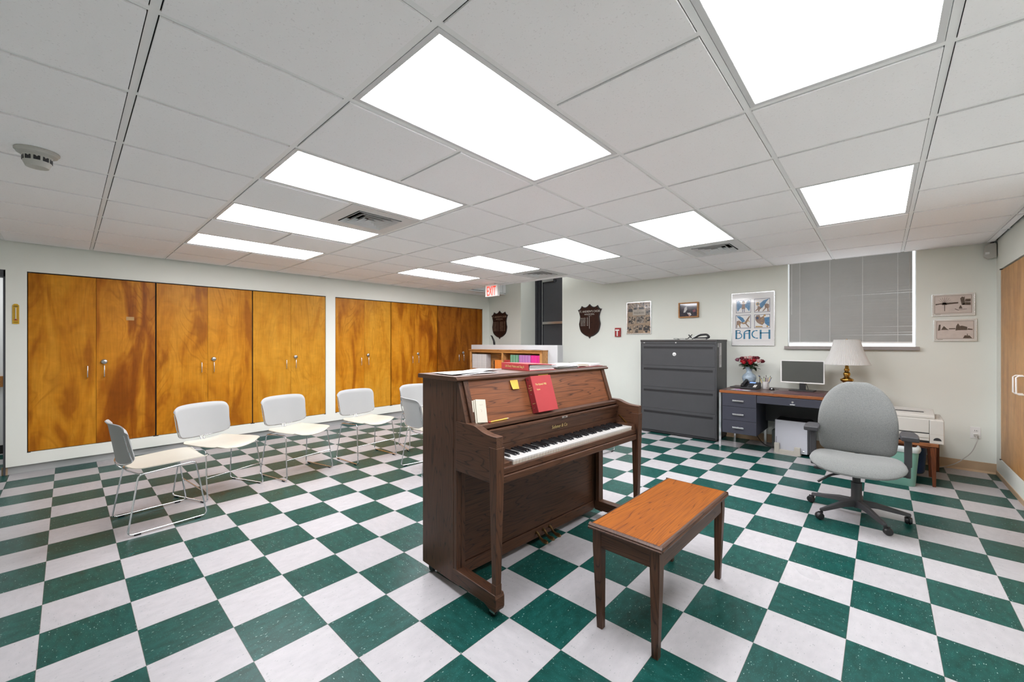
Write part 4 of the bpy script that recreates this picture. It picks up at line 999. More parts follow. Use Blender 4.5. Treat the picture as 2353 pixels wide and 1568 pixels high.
# (dx, dz above desk, dy, kind)
RS = [(-0.113, 0.372, -0.02, 'mauve', 'mauve rose at the far left of the bouquet'),
      (-0.072, 0.388, 0.02, 'dark', 'burgundy rose second from the left in the bouquet'),
      (-0.042, 0.392, 0.05, 'pink', 'pale pink rose tucked behind at the left of the bouquet'),
      (-0.050, 0.352, -0.05, 'red', 'deep red rose hanging low at the left front of the bouquet'),
      (-0.008, 0.370, -0.04, 'dark', 'dark red rose left of the bright red centre rose'),
      (0.018, 0.400, 0.03, 'pink', 'tallest pale pink rose at the top centre of the bouquet'),
      (0.030, 0.360, -0.06, 'red', 'bright red rose at the front centre of the bouquet'),
      (0.055, 0.397, 0.05, 'dark', 'burgundy rose behind the top right of the bouquet'),
      (0.073, 0.366, -0.03, 'red', 'large crimson rose right of the centre of the bouquet'),
      (0.095, 0.398, 0.04, 'dark', 'dark rose at the top right back of the bouquet'),
      (0.122, 0.362, -0.03, 'pink', 'pale pink rose near the right end of the bouquet'),
      (0.150, 0.358, 0.03, 'dark', 'darkest rose at the far right of the bouquet'),
      (0.045, 0.335, -0.075, 'red', 'small red rose low at the front of the bouquet'),
      (-0.030, 0.338, -0.07, 'red', 'lowest red rose with open petals at the left front')]
for i, (dx, dz, dy, kd, lab) in enumerate(RS):
    dx = dx-0.014
    if kd not in protos: protos[kd] = rose_geo(M[kinds[kd]]); o = protos[kd]
    else: o = dup(protos[kd])
    for c in list(o.children):
        if c.name.split('.')[0] in ('stem', 'leaf'): bpy.data.objects.remove(c)
    tilt = math.atan2(dx, 0.20)*0.8
    o.location = (VX+dx, VY+dy, DT+dz-0.028); o.rotation_euler = (-dy*4, tilt, 0)
    o['label'] = lab; o['group'] = 'roses in the blue vase'
    R_ = Euler((-dy*4, tilt, 0)).to_matrix().to_4x4(); R_.translation = o.location; inv = R_.inverted()
    base = Vector((VX+dx*0.10, VY+dy*0.10, DT+0.215)); mid = Vector((VX+dx*0.45, VY+dy*0.45, DT+0.215+(dz-0.24)*0.55))
    obj('stem', G().tube([inv @ base, inv @ mid, Vector((0, 0, -0.004))], 0.0022, 6), M['stem'], o)
    lf = G()
    for q in range(4):
        b_ = base.lerp(mid, 0.75-0.05*q)+Vector((0, 0, 0.02*q)); a = random.uniform(-PI, PI); L = random.uniform(0.060, 0.092)
        out = Vector((math.cos(a)*1.0+dx*6, math.sin(a)*0.6-0.2, random.uniform(-0.35, 0.25))).normalized(); sd_ = out.cross(Vector((0, 0, 1))).normalized()
        fn = lambda u, v, b_=b_, out=out, sd_=sd_, L=L: inv @ (b_+out*L*v+sd_*(u-0.5)*0.044*math.sin(PI*min(1, v*0.95+0.04))+Vector((0, 0, 0.010*math.sin(PI*v)-0.006*abs(u-0.5)*2)))
        lf.grid(fn, 2, 5, 0.0006)
    obj('leaf', lf, M['leaf'], o)
# phone
ph = thing('desk_telephone', 'black office telephone with a lit blue display on the desk', 'telephone', (0.065, 4.475, DT), -0.10)
obj('base', G().prism([(-0.10, 0.0), (0.09, 0.0), (0.09, 0.075), (0.075, 0.080), (-0.10, 0.022)], 'x', -0.075, 0.115), M['black'], ph, bevel=0.004)
phm = Matrix.Translation((0, -0.10, 0.0225)) @ Matrix.Rotation(math.atan2(0.058, 0.175), 4, 'X')
obj('face_plate', G().box(-0.010, 0.108, 0.105, 0.172, 0.0005, 0.004, phm), M['darkgrey'], ph)
obj('display', G().box(0.000, 0.068, 0.135, 0.162, 0.004, 0.006, phm), M['lcd'], ph)
g = G()
for r in range(4):
    for c in range(3): g.box(0.002+0.022*c, 0.015+0.022*c, 0.018+0.020*r, 0.030+0.020*r, 0.0, 0.004, phm)
obj('keypad', g, M['darkgrey'], ph)
g = G()
for r in range(5): g.box(0.072, 0.086, 0.018+0.015*r, 0.029+0.015*r, 0.0, 0.0035, phm).box(0.090, 0.104, 0.018+0.015*r, 0.029+0.015*r, 0.0, 0.0035, phm)
obj('speed_keys', g, M['bezel'], ph)
obj('handset', G().tube(bend([(-0.048, -0.085, 0.020), (-0.048, -0.080, 0.055), (-0.048, 0.045, 0.098), (-0.048, 0.070, 0.070)], 0.03), [0.020]*2+[0.019]*12+[0.022]*0, 10) if False else G().tube([(-0.048, -0.092, 0.030), (-0.048, -0.080, 0.047), (-0.048, -0.055, 0.058), (-0.048, 0.03, 0.088), (-0.048, 0.058, 0.094), (-0.048, 0.078, 0.082)], [0.019, 0.023, 0.017, 0.017, 0.023, 0.018], 10), M['black'], ph)
obj('antenna', G().tube([(0.105, 0.07, 0.05), (0.107, 0.075, 0.165)], [0.005, 0.0035], 8), M['black'], ph)
tag(obj('phone_directory', G().box(-0.085, 0.085, -0.025, 0.030, 0, 0.010), M['black'], loc=(-0.075, 4.50, DT), rot=(0, 0, -0.12), bevel=0.003), 'flat black wallet-like pad lying left of the telephone', 'pad')
fl = tag(obj('flyer', G().box(-0.10, 0.10, -0.045, 0.045, 0, 0.001), M['paper'], loc=(0.03, 4.225, DT+0.0003), rot=(0, 0, -0.22)), 'white flyer with a magenta picture at the left front of the desk', 'flyer')
obj('flyer_picture', G().box(-0.08, 0.02, -0.025, 0.030, 0.001, 0.0014), plain('magenta_ink', (0.50, 0.10, 0.50), 0.7, var=0.4, scale=30), fl)
# mug with pens
mg = thing('pen_mug', 'white mug crowded with pens and brushes on the desk', 'mug', (0.235, 4.57, DT))
obj('cup', G().lathe([(0.0, 0.0), (0.036, 0.0), (0.038, 0.004), (0.039, 0.095), (0.036, 0.095), (0.034, 0.008), (0.0, 0.006)], seg=24), M['ceramic'], mg)
obj('cup_handle', G().tube(bend([(0.022, -0.030, 0.080), (0.022, -0.062, 0.075), (0.022, -0.062, 0.022), (0.022, -0.032, 0.018)], 0.02), 0.005, 8), M['ceramic'], mg)
pens = [(-0.030, -0.075, 0.165, 'blue', 'blue-tipped brush leaning left out of the white mug', 'paintbrush'), (-0.020, -0.020, 0.150, 'lime', 'lime green pen in the white mug', 'pen'), (-0.012, -0.045, 0.135, 'cream_paper', 'cream pencil leaning left in the white mug', 'pencil'),
        (0.0, 0.0, 0.142, 'black', 'short black pen in the middle of the white mug', 'pen'), (0.004, 0.004, 0.170, 'pinkpen', 'pink and white pen standing tall in the white mug', 'pen'), (0.012, 0.018, 0.140, 'paper', 'white marker in the white mug', 'marker'),
        (0.014, 0.028, 0.145, 'red_dark', 'dark red pen in the white mug', 'pen'), (0.018, 0.052, 0.165, 'pencil', 'orange pencil leaning right in the white mug', 'pencil'), (0.022, 0.066, 0.150, 'blue', 'blue pen leaning far right in the white mug', 'pen')]
M['lime'] = plain('lime', (0.45, 0.62, 0.10), 0.4); M['pinkpen'] = plain('pink_pen', (0.62, 0.35, 0.36), 0.4)
for i, (xb, xt, zt, mt, lab, cat) in enumerate(pens):
    nm = {'paintbrush': 'paintbrush', 'pencil': 'pencil', 'marker': 'marker'}.get(cat, 'pen'); yy = 0.012*math.sin(i*2.1)
    p0, p1 = Vector((xb*0.6, yy*0.5, 0.010)), Vector((xt, yy, zt))
    t = thing(nm, lab, cat, (0.235, 4.57, DT), 0, 'pens and brushes in the white mug')
    obj('barrel', G().tube([p0, p0.lerp(p1, 0.9)], 0.0032, 8), M['pencil'] if mt == 'blue' and cat == 'paintbrush' else M[mt], t)
    obj('tip', G().tube([p0.lerp(p1, 0.9), p0.lerp(p1, 0.97), p1+(p1-p0)*0.04], [0.0035, 0.006 if cat == 'paintbrush' else 0.0034, 0.0008], 8), M['blue'] if cat == 'paintbrush' else M['black'] if cat != 'marker' else M['paper'], t)
# mouse
mo_ = thing('computer_mouse', 'black and silver computer mouse beside the pen mug', 'mouse', (0.315, 4.50, DT), 0.15)
obj('shell', G().ball((0, 0, 0.0), 0.032, 16, (0.95, 1.25, 0.95)).xf(Matrix.Diagonal((1, 1, 1, 1))), M['black'], mo_)
for v in mo_.children[0].data.vertices: v.co.z = max(v.co.z, 0.0)
obj('silver_front', G().ball((0, -0.014, 0.004), 0.024, 12, (0.8, 1.0, 1.02)), M['alu'], mo_)
for v in mo_.children[1].data.vertices: v.co.z = max(v.co.z, 0.001)
obj('cable', G().tube(bend([(0.0, 0.035, 0.006), (0.02, 0.09, 0.003), (0.04, 0.10, 0.003), (0.045, 0.06, 0.003), (0.075, 0.09, 0.003)], 0.02), 0.002, 6), M['black'], mo_)
# lamp
lp = thing('table_lamp', 'brass table lamp with a large pleated white shade at the right end of the desk', 'table lamp', (1.045, 4.50, DT))
obj('base', G().lathe([(0.0, 0.0), (0.070, 0.0), (0.072, 0.012), (0.060, 0.022), (0.030, 0.034), (0.024, 0.060), (0.026, 0.085), (0.030, 0.110), (0.026, 0.128), (0.034, 0.140), (0.056, 0.158), (0.062, 0.172), (0.058, 0.182), (0.036, 0.192), (0.024, 0.204), (0.030, 0.222), (0.034, 0.240), (0.028, 0.254), (0.018, 0.264), (0.024, 0.276), (0.026, 0.290), (0.016, 0.306), (0.019, 0.318), (0.012, 0.334), (0.010, 0.42), (0.0, 0.42)], seg=32), M['brass'], lp)
obj('harp', G().tube(bend([(0.0, 0, 0.40), (0.05, 0, 0.44), (0.05, 0, 0.58), (0.0, 0, 0.622), (-0.05, 0, 0.58), (-0.05, 0, 0.44), (0.0, 0, 0.40)], 0.03), 0.002, 6), M['brass'], lp)
def shade(th):
    g = G(); n = 160; nz = 8; vs = []; fs = []
    for j in range(nz+1):
        v = j/nz; r = 0.208-0.090*v+0.010*math.sin(PI*v)*-1; z = 0.345+0.280*v
        for k in range(n):
            a = 2*PI*k/n; rr = r+(0.0022 if k % 2 else -0.0022)*(1.15-0.3*v)
            vs.append((rr*math.cos(a), rr*math.sin(a), z))
    for j in range(nz):
        for k in range(n): fs.append((j*n+k, j*n+(k+1) % n, (j+1)*n+(k+1) % n, (j+1)*n+k))
    return g.add(vs, fs, False)
so = obj('lamp_shade', shade(0), M['shade'], lp); sm_ = so.modifiers.new('solid', 'SOLIDIFY'); sm_.thickness = 0.0015
obj('shade_trim', G().tube([(0.2105*math.cos(2*PI*k/48), 0.2105*math.sin(2*PI*k/48), 0.346) for k in range(48)], 0.0028, 6, True), M['shade'], lp)
obj('shade_top_trim', G().tube([(0.119*math.cos(2*PI*k/48), 0.119*math.sin(2*PI*k/48), 0.625) for k in range(48)], 0.0025, 6, True), M['shade'], lp)
obj('shade_spider', G().tube([(-0.118, 0, 0.620), (0.118, 0, 0.620)], 0.002, 6).tube([(0, -0.118, 0.620), (0, 0.118, 0.620)], 0.002, 6).ball((0, 0, 0.628), 0.007, 8), M['brass'], lp)
# computer on its stand under the desk
pcx = thing('computer_tower', 'white computer tower standing in a putty stand under the desk', 'computer', (0.545, 4.33, 0.0), -0.02)
obj('case', G().box(-0.170, 0.155, 0.0, 0.43, 0.024, 0.400), M['pcwhite'], pcx, bevel=0.008, bseg=3)
obj('side_seam', G().box(0.155, 0.175, 0.0, 0.43, 0.03, 0.396), M['darkgrey'], pcx, bevel=0.004)
obj('top_edge', G().box(-0.16, 0.17, 0.01, 0.42, 0.396, 0.402), M['black'], pcx)
g = G()
for i in range(14): g.box(-0.158, -0.150, -0.001, 0.0, 0.10+0.007*i, 0.1035+0.007*i)
obj('air_slots', g, M['cabdk'], pcx)
obj('badge', G().box(-0.135, -0.11, -0.001, 0.0, 0.365, 0.377).ball((0.115, 0, 0.055), 0.012, 10, (1.3, 0.15, 0.7)), M['alu'], pcx)
st_ = G().box(-0.175, 0.095, -0.03, 0.30, 0.0, 0.025).box(-0.172, -0.118, -0.035, -0.006, 0.0, 0.125).box(0.030, 0.090, -0.035, -0.006, 0.0, 0.100).box(-0.118, 0.03, -0.035, -0.006, 0.0, 0.052)
tag(obj('computer_stand', st_, M['putty'], loc=(0.545, 4.33, 0), rot=(0, 0, -0.02), bevel=0.006, bseg=3), 'putty plastic stand with two front uprights holding the computer tower', 'stand')
cb = G().tube(bend([(0.05, 4.80, 0.25), (0.10, 4.72, 0.10), (0.20, 4.62, 0.012), (0.36, 4.50, 0.008)], 0.06, 6), 0.004, 6)
tag(obj('power_cable', cb, M['black']), 'black cable drooping to the floor below the desk', 'cable')
tag(obj('grey_floor_box', G().box(0.28, 0.50, 4.70, 4.845, 0.0, 0.20), plain('dull_green_case', (0.16, 0.19, 0.17), 0.5), bevel=0.01), 'dull grey-green case on the floor behind the desk well', 'case')
# ================================================================== OFFICE CHAIR
oc = thing('office_chair', 'grey tweed swivel office chair with black arms facing the camera', 'office chair', (1.195, 2.62, 0), 0.02)
NB = 5
for i in range(NB):
    a = math.radians(13+72*i); dx, dy = math.cos(a), math.sin(a)
    rt = Matrix.Rotation(a, 4, 'Z')
    L_ = 0.300
    bs = [(0.03, 0.118, 0.030, 0.030), (0.12, 0.112, 0.024, 0.024), (0.22, 0.092, 0.019, 0.019), (0.29, 0.078, 0.016, 0.015), (0.312, 0.076, 0.012, 0.012)]
    g = G(); vsx = []
    for (x, z, w, h) in bs: vsx += [(x, -w, z-h), (x, w, z-h), (x, w*0.62, z+h*0.6), (x, -w*0.62, z+h*0.6)]
    fs = [(0,3,2,1), (16,17,18,19)]
    for k in range(4):
        for q in range(4): fs.append((k*4+q, k*4+(q+1) % 4, k*4+4+(q+1) % 4, k*4+4+q))
    g.add([rt @ Vector(v) for v in vsx], fs, False)
    obj('base_arm', g, M['darkgrey'], oc, bevel=0.005, bseg=3)
    cs = rt @ Matrix.Translation((L_, 0, 0)) @ Matrix.Rotation(random.uniform(-1, 1)+0.6, 4, 'Z')
    obj('caster', G().lathe([(0.0, -0.022), (0.022, -0.020), (0.027, -0.010), (0.027, -0.003), (0.020, 0.0), (0.027, 0.003), (0.027, 0.010), (0.022, 0.020), (0.0, 0.022)], (0.018, 0, 0.0275), 20, 'y').tube([(0, 0, 0.04), (0, 0, 0.075)], 0.008, 8).box(-0.002, 0.03, -0.004, 0.004, 0.04, 0.060).xf(cs), M['black'], oc)
obj('hub', G().lathe([(0.0, 0.075), (0.030, 0.075), (0.038, 0.085), (0.040, 0.135), (0.033, 0.150), (0.033, 0.265), (0.0, 0.265)], seg=24), M['darkgrey'], oc)
obj('gas_column', G().lathe([(0.0, 0.26), (0.025, 0.26), (0.025, 0.345), (0.0, 0.345)], seg=20), M['black'], oc)
obj('tilt_mechanism', G().box(-0.075, 0.075, -0.13, 0.09, 0.335, 0.362).box(-0.05, 0.05, -0.05, 0.05, 0.315, 0.34).box(-0.11, 0.11, -0.13, 0.13, 0.362, 0.378), M['black'], oc, bevel=0.006)
obj('lever', G().tube(bend([(-0.08, -0.04, 0.325), (-0.15, -0.06, 0.305), (-0.19, -0.07, 0.275), (-0.232, -0.08, 0.238)], 0.03), 0.009, 8), M['black'], oc)
obj('lever', G().tube([(-0.05, -0.02, 0.342), (-0.16, -0.02, 0.340), (-0.235, -0.03, 0.336), (-0.262, -0.03, 0.336)], [0.008, 0.009, 0.014, 0.010], 8), M['black'], oc)
# seat cushion
def cushion(cx, cy, cz, ax, ay, az, nx=28, ny=28, fn=None):
    g = G(); vs = []; fs = []
    for j in range(nx+1):
        th = PI*j/nx-PI/2
        for k in range(ny):
            a = 2*PI*k/ny; c, s = math.cos(a), math.sin(a)
            e = 0.62; sx_ = math.copysign(abs(c)**e, c); sy_ = math.copysign(abs(s)**e, s)
            rr = max(0.0, math.cos(th))**0.42
            x, y, z = ax*sx_*rr, ay*sy_*rr, az*math.sin(th)
            vs.append(fn(x, y, z) if fn else (cx+x, cy+y, cz+z))
    for j in range(nx):
        for k in range(ny): fs.append((j*ny+k, j*ny+(k+1) % ny, (j+1)*ny+(k+1) % ny, (j+1)*ny+k))
    return g.add(vs, fs, True)
def seatfn(x, y, z):
    f = max(0, (-y-0.10)/0.16)
    w = 1.0+0.06*(-y/0.25)
    return (x*w, y-0.115, 0.446+z-0.040*f*f-0.018*(1-(x/0.27)**2)*(1 if z > 0 else 0)+0.012*(x/0.27)**2)
obj('seat', cushion(0, 0, 0, 0.272, 0.262, 0.046, fn=seatfn), M['chair_fabric'], oc)
def backrest():
    nu, nv = 30, 34; Wb = 0.243; fr_, bk_ = [], []
    def hw_(t):
        if t > 0.36: w = Wb*max(0.0, 1-((t-0.36)/0.655)**2.5)**0.5
        else: w = Wb*(1-0.09*((0.36-t)/0.36)**2)
        if t < 0.10: w -= 0.040*((0.10-t)/0.10)**2.2
        return w
    vs = []; fs = []
    for side in (1, -1):
        for j in range(nv+1):
            t = 0.5-0.5*math.cos(PI*j/nv)
            for i in range(nu+1):
                q = -math.cos(PI*i/nu); x = hw_(t)*q
                th = 0.034*max(0, 1-abs(q)**3.5)**0.5*max(0, 1-abs(2*t-1)**7)**0.5
                y = 0.125+0.085*t-0.045*(x/0.24)**2+0.018*math.cos(2*PI*t)
                vs.append((x-0.002, y-side*th, 0.458+0.557*t))
    o = (nu+1)*(nv+1); ix = lambda i, j: j*(nu+1)+i
    for j in range(nv):
        for i in range(nu):
            fs.append((ix(i, j), ix(i+1, j), ix(i+1, j+1), ix(i, j+1))); fs.append((o+ix(i, j+1), o+ix(i+1, j+1), o+ix(i+1, j), o+ix(i, j)))
    return G().add(vs, fs, True)
bo = obj('backrest', backrest(), M['chair_fabric'], oc)
obj('back_bracket', G().tube(bend([(0, 0.05, 0.365), (0, 0.20, 0.375), (0, 0.235, 0.42), (0, 0.225, 0.62)], 0.04), 0.016, 8).box(-0.09, 0.09, 0.195, 0.225, 0.52, 0.70), M['black'], oc)
for s, sh_ in ((-1, 0.0), (1, 0.016)):
    ar = obj('armrest', G().box(s*0.268-0.020, s*0.268+0.020, -0.035, 0.020, 0.44, 0.635).box(s*0.268-0.014, s*0.268+0.014, -0.030, 0.015, 0.36, 0.46).box(s*0.17, s*0.28, -0.03, 0.015, 0.362, 0.382), M['darkgrey'], oc, bevel=0.006, loc=(sh_, 0, 0))
    obj('arm_pad', G().prism([(s*0.272-0.046, -0.140), (s*0.272+0.046, -0.140), (s*0.272+0.050, 0.0), (s*0.272+0.036, 0.10), (s*0.272-0.036, 0.10), (s*0.272-0.050, 0.0)], 'z', 0.642, 0.676).box(s*0.268-0.025, s*0.268+0.025, -0.06, 0.03, 0.628, 0.644), M['darkgrey'], ar, bevel=0.014, bseg=4)
# ================================================================== STOOL, PRINTER, BINS
def side_table(name, label, loc, w, d, h, grp):
    t = thing(name, label, 'side table', loc, 0.0, grp)
    obj('top', G().box(-w, w, 0, d, h-0.030, h), M['stool_wood'], t, bevel=0.003)
    for sx in (-1, 1):
        for yy in (0.03, d-0.04):
            x = sx*(w-0.035)
            obj('leg', G().frustum((x-0.011+sx*0.008, x+0.011+sx*0.008, yy-0.011, yy+0.011), (x-0.021, x+0.021, yy-0.020, yy+0.020), 0, h-0.030), M['stool_leg'], t, bevel=0.003)
    obj('rail', G().box(-w+0.04, w-0.04, 0.02, 0.035, h-0.05, h-0.03), M['stool_leg'], t)
    return t
side_table('side_table', 'low walnut side table with splayed legs under the printer', (1.555, 3.90, 0), 0.170, 0.45, 0.400, None)
side_table('side_table', 'second walnut table pushed to the wall behind the printer table, mostly hidden', (1.60, 4.58, 0), 0.195, 0.265, 0.36, None)
pr = thing('printer', 'beige laser printer standing on the low walnut table', 'printer', (1.46, 3.935, 0.4005), 0.0)
obj('body', G().prism([(0.0, 0.0), (0.40, 0.0), (0.40, 0.20), (0.30, 0.235), (0.015, 0.222), (0.0, 0.212)], 'x', -0.082, 0.300), M['beige'], pr, bevel=0.008, bseg=3)
obj('front_door', G().box(-0.078, 0.206, -0.010, 0.0, 0.092, 0.218), M['beige'], pr, bevel=0.004)
obj('dark_gap', G().box(-0.078, 0.206, -0.006, 0.0, 0.085, 0.092).box(-0.078, 0.206, -0.004, 0.0, 0.0, 0.018), M['cabdk'], pr)
obj('paper_tray', G().box(-0.078, 0.206, -0.014, 0.0, 0.020, 0.083), M['beige'], pr, bevel=0.003)
obj('tray_rail', G().box(-0.078, 0.206, -0.018, -0.012, 0.048, 0.052), M['putty'], pr)
obj('side_cover', G().box(0.208, 0.302, -0.012, 0.0, -0.003, 0.215), M['beige'], pr, bevel=0.006)
obj('cover_seam', G().box(0.208, 0.300, -0.013, -0.011, 0.084, 0.087), M['putty'], pr)
hp = [(0.232+0.0, 0.030)]+[(0.258+0.026*math.cos(a), 0.030+0.026*math.sin(a)) for a in [i*PI/12 for i in range(13)]]
obj('half_round_window', G().prism([(x, z) for x, z in hp[1:]], 'y', -0.0145, -0.011), M['cabdk'], pr)
obj('lid', G().prism([(0.010, 0.222), (0.25, 0.236), (0.25, 0.285), (0.215, 0.292), (0.03, 0.258), (0.010, 0.246)], 'x', -0.082, 0.245), M['beige'], pr, bevel=0.006, bseg=3)
lm = Matrix.Translation((0, 0.03, 0.2585)) @ Matrix.Rotation(math.atan2(0.034, 0.185), 4, 'X')
obj('paper_slot', G().box(-0.06, 0.175, 0.060, 0.078, -0.001, 0.0015, lm), M['cabdk'], pr)
obj('output_ledge', G().box(-0.07, 0.185, 0.080, 0.092, 0.0, 0.012, lm), M['beige'], pr)
obj('model_lettering', G().box(-0.07, -0.035, -0.0106, -0.0099, 0.203, 0.2065).box(-0.025, -0.008, -0.0106, -0.0099, 0.203, 0.206), M['steel'], pr)
# mint bin
bi = thing('waste_bin', 'mint green waste bin with a white liner beside the office chair', 'waste bin', (1.44, 3.90, 0), 0.03)
def rr(w, d, r=0.05, n=5):
    out = []
    for cx, cy, a0 in ((w-r, d-r, 0), (-w+r, d-r, PI/2), (-w+r, -d+r, PI), (w-r, -d+r, 3*PI/2)):
        for k in range(n+1):
            a = a0+PI/2*k/n; out.append((cx+r*math.cos(a), cy+r*math.sin(a)))
    return out
def loft(g, secs, smooth=True):
    n = len(secs[0][0]); vs = [(x, y, z) for pts, z in secs for x, y in pts]; fs = []
    for j in range(len(secs)-1):
        for k in range(n): fs.append((j*n+k, j*n+(k+1) % n, (j+1)*n+(k+1) % n, (j+1)*n+k))
    g.add(vs, fs, smooth); return g
g = loft(G(), [(rr(0.128, 0.105), 0.0), (rr(0.130, 0.107), 0.004), (rr(0.152, 0.135), 0.335), (rr(0.147, 0.130), 0.335), (rr(0.125, 0.102), 0.008)])
g.add([(x, y, 0.0) for x, y in rr(0.128, 0.105)], [tuple(range(24))]); g.add([(x, y, 0.008) for x, y in rr(0.125, 0.102)], [tuple(range(24))])
obj('bucket', g, M['teal'], bi)
def wob(pts, a, ph_): return [(x*(1+a*math.sin(i*1.9+ph_)), y*(1+a*math.cos(i*1.3+ph_))) for i, (x, y) in enumerate(pts)]
g = loft(G(), [(wob(rr(0.157, 0.140), 0.012, 0), 0.318), (wob(rr(0.163, 0.146), 0.015, 1), 0.340), (wob(rr(0.160, 0.143), 0.02, 2), 0.362), (wob(rr(0.150, 0.133), 0.02, 3), 0.372), (wob(rr(0.138, 0.120), 0.02, 4), 0.345), (wob(rr(0.125, 0.105), 0.03, 5), 0.20), (wob(rr(0.10, 0.08), 0.03, 5), 0.05)])
obj('bin_liner', g, M['liner'], bi)
bb = thing('waste_bin', 'blue plastic waste bin in the shade under the walnut table', 'waste bin', (1.57, 4.44, 0))
g = G().lathe([(0.0, 0.002), (0.088, 0.002), (0.096, 0.02), (0.112, 0.27), (0.117, 0.275), (0.117, 0.285), (0.109, 0.285), (0.094, 0.03), (0.0, 0.012)], seg=32)
obj('bucket', g, M['blue'], bb)
obj('rim', G().tube([(0.116*math.cos(2*PI*k/32), 0.116*math.sin(2*PI*k/32), 0.28) for k in range(32)], 0.004, 6, True), M['blue'], bb)
# outlet and printer cord
ou = thing('wall_outlet', 'white double wall outlet low on the back wall near the right corner', 'outlet', (2.058, YB, 0.40))
obj('plate', G().box(-0.036, 0.036, -0.006, 0.0, -0.060, 0.060), M['bezel'], ou, bevel=0.002)
for z in (0.022, -0.022):
    so_ = obj('socket', G().box(-0.016, 0.016, -0.009, -0.006, z-0.014, z+0.014), M['bezel'], ou, bevel=0.003)
    obj('slots', G().box(-0.008, -0.005, -0.0095, -0.0085, z-0.004, z+0.007).box(0.005, 0.008, -0.0095, -0.0085, z-0.004, z+0.007), M['cabdk'], so_)
pcd = thing('printer_cable', 'beige power cord plugged in the outlet and drooping behind the printer table', 'cord', (2.058, YB, 0.40))
obj('plug', G().box(-0.014, 0.014, -0.040, -0.0095, -0.036, -0.010), M['beige'], pcd, bevel=0.004)
obj('cable', G().tube(bend([(0, -0.038, -0.024), (0.01, -0.060, -0.06), (-0.03, -0.07, -0.20), (-0.14, -0.08, -0.33), (-0.24, -0.09, -0.385), (-0.27, -0.09, -0.392), (-0.275, -0.16, -0.393)], 0.08, 6), 0.0045, 6), M['beige'], pcd)
# ================================================================== WALL THINGS
def wallthing(name, label, cat, x, z, y=YB): return thing(name, label, cat, (x, y, z))
# honor-roll shields
def shield_pts(w, h):
    P_ = [(0, 1.0), (0.28, 0.865), (0.62, 0.975*0.995), (0.74, 0.885), (1.0, 0.80)]
    def arc(a, b, sag, n=6):
        a, b = Vector(a), Vector(b); m = (a+b)/2; d = b-a; nn = Vector((-d.y, d.x)).normalized()
        c = m+nn*sag; return [tuple((1-t)**2*a+2*t*(1-t)*c+t*t*b) for t in [k/n for k in range(n)]]
    right = arc((0, 1.0), (0.66, 0.955), -0.135)+arc((0.66, 0.955), (1.0, 0.845), -0.075)+arc((1.0, 0.845), (0.80, 0.63), -0.05)+arc((0.80, 0.63), (0.89, 0.43), -0.02)+arc((0.89, 0.43), (0.62, 0.16), 0.11)+arc((0.62, 0.16), (0.20, 0.065), 0.02)+arc((0.20, 0.065), (0.0, 0.0), -0.04)
    pts = right+[(0.0, 0.0)]+[(-x, y) for x, y in right[::-1] if x > 1e-6]
    return [(x*w/2, y*h) for x, y in pts]
def shield(x, z, w, h, label, rows, cols, lettermat):
    t = thing('honor_plaque', label, 'plaque', (x, YB, z), 0, 'shield shaped choir plaques')
    sp = shield_pts(w, h)
    obj('board', G().prism(sp, 'y', -0.018, 0.0), M['mahog_edge'], t, bevel=0.004, bseg=2)
    inner = [(a*0.93, (b-h*0.5)*0.94+h*0.5) for a, b in sp]
    obj('face', G().prism(inner, 'y', -0.0190, -0.0182), M['mahog'], t)
    g = G(); text(g, "ST. ANDREW'S CHOIR", 0.053*w/0.5, (0, -0.0194, h*0.755), (1,0,0), (0,0,1), 'CENTER', 0.82, 0.0006)
    text(g, 'HONOR ROLL', 0.034*w/0.5, (0, -0.0194, h*0.685), (1,0,0), (0,0,1), 'CENTER', 0.95, 0.0006)
    g.box(-w*0.09, w*0.09, -0.0196, -0.0190, h*0.655, h*0.659)
    rnd = random.Random(3)
    for c in cols:
        for r in range(rows):
            zz = h*0.585-r*h*0.042; xx = c
            while xx < c+w*0.20:
                l = rnd.uniform(0.006, 0.012); hh = rnd.choice((0.006, 0.008, 0.010)); g.box(xx, min(xx+l, c+w*0.22), -0.0196, -0.0190, zz, zz+hh); xx += l+0.0028
            for k in range(3): g.box(c+w*0.265+k*0.009, c+w*0.265+k*0.009+0.0062, -0.0196, -0.0190, zz, zz+0.012)
    if len(cols) == 1: g.box(-0.003, 0.004, -0.0196, -0.0190, h*0.29, h*0.655)
    obj('lettering', g, lettermat, t)
M['letter_white'] = plain('letter_white', (0.62, 0.58, 0.52), 0.5); M['letter_bronze'] = plain('letter_bronze', (0.34, 0.22, 0.15), 0.5)
shield(-2.552, 1.400, 0.50, 0.625, 'brown shield plaque with one column of names, right of the grey stair door', 6, (-0.50*0.37,), M['letter_white'])
shield(-4.812, 1.400, 0.50, 0.620, 'darker shield plaque with two columns of names, left of the stair by the exit sign', 8, (-0.50*0.37, 0.01), M['letter_bronze'])
# fire alarm
fa_ = wallthing('fire_alarm_pull', 'small red fire alarm pull station on the back wall', 'fire alarm', -1.99, 1.43)
obj('box', G().box(-0.050, 0.050, -0.040, 0.0, 0.0, 0.150), M['fire_red'], fa_, bevel=0.005)
obj('pull_handle', G().box(-0.036, 0.036, -0.048, -0.040, 0.100, 0.122).box(-0.010, 0.010, -0.048, -0.040, 0.010, 0.100), M['bezel'], fa_, bevel=0.002)
# pictures
def framed(name, label, cat, xa, xb, za, zb, fw, dep, fm, grp=None, glass=0.3):
    t = thing(name, label, cat, ((xa+xb)/2, YB, za), 0, grp); w = (xb-xa)/2; h = zb-za
    obj('frame', G().box(-w, w, -dep, 0, 0, fw).box(-w, w, -dep, 0, h-fw, h).box(-w, -w+fw, -dep, 0, fw, h-fw).box(w-fw, w, -dep, 0, fw, h-fw), fm, t, bevel=0.001)
    return t, w, h
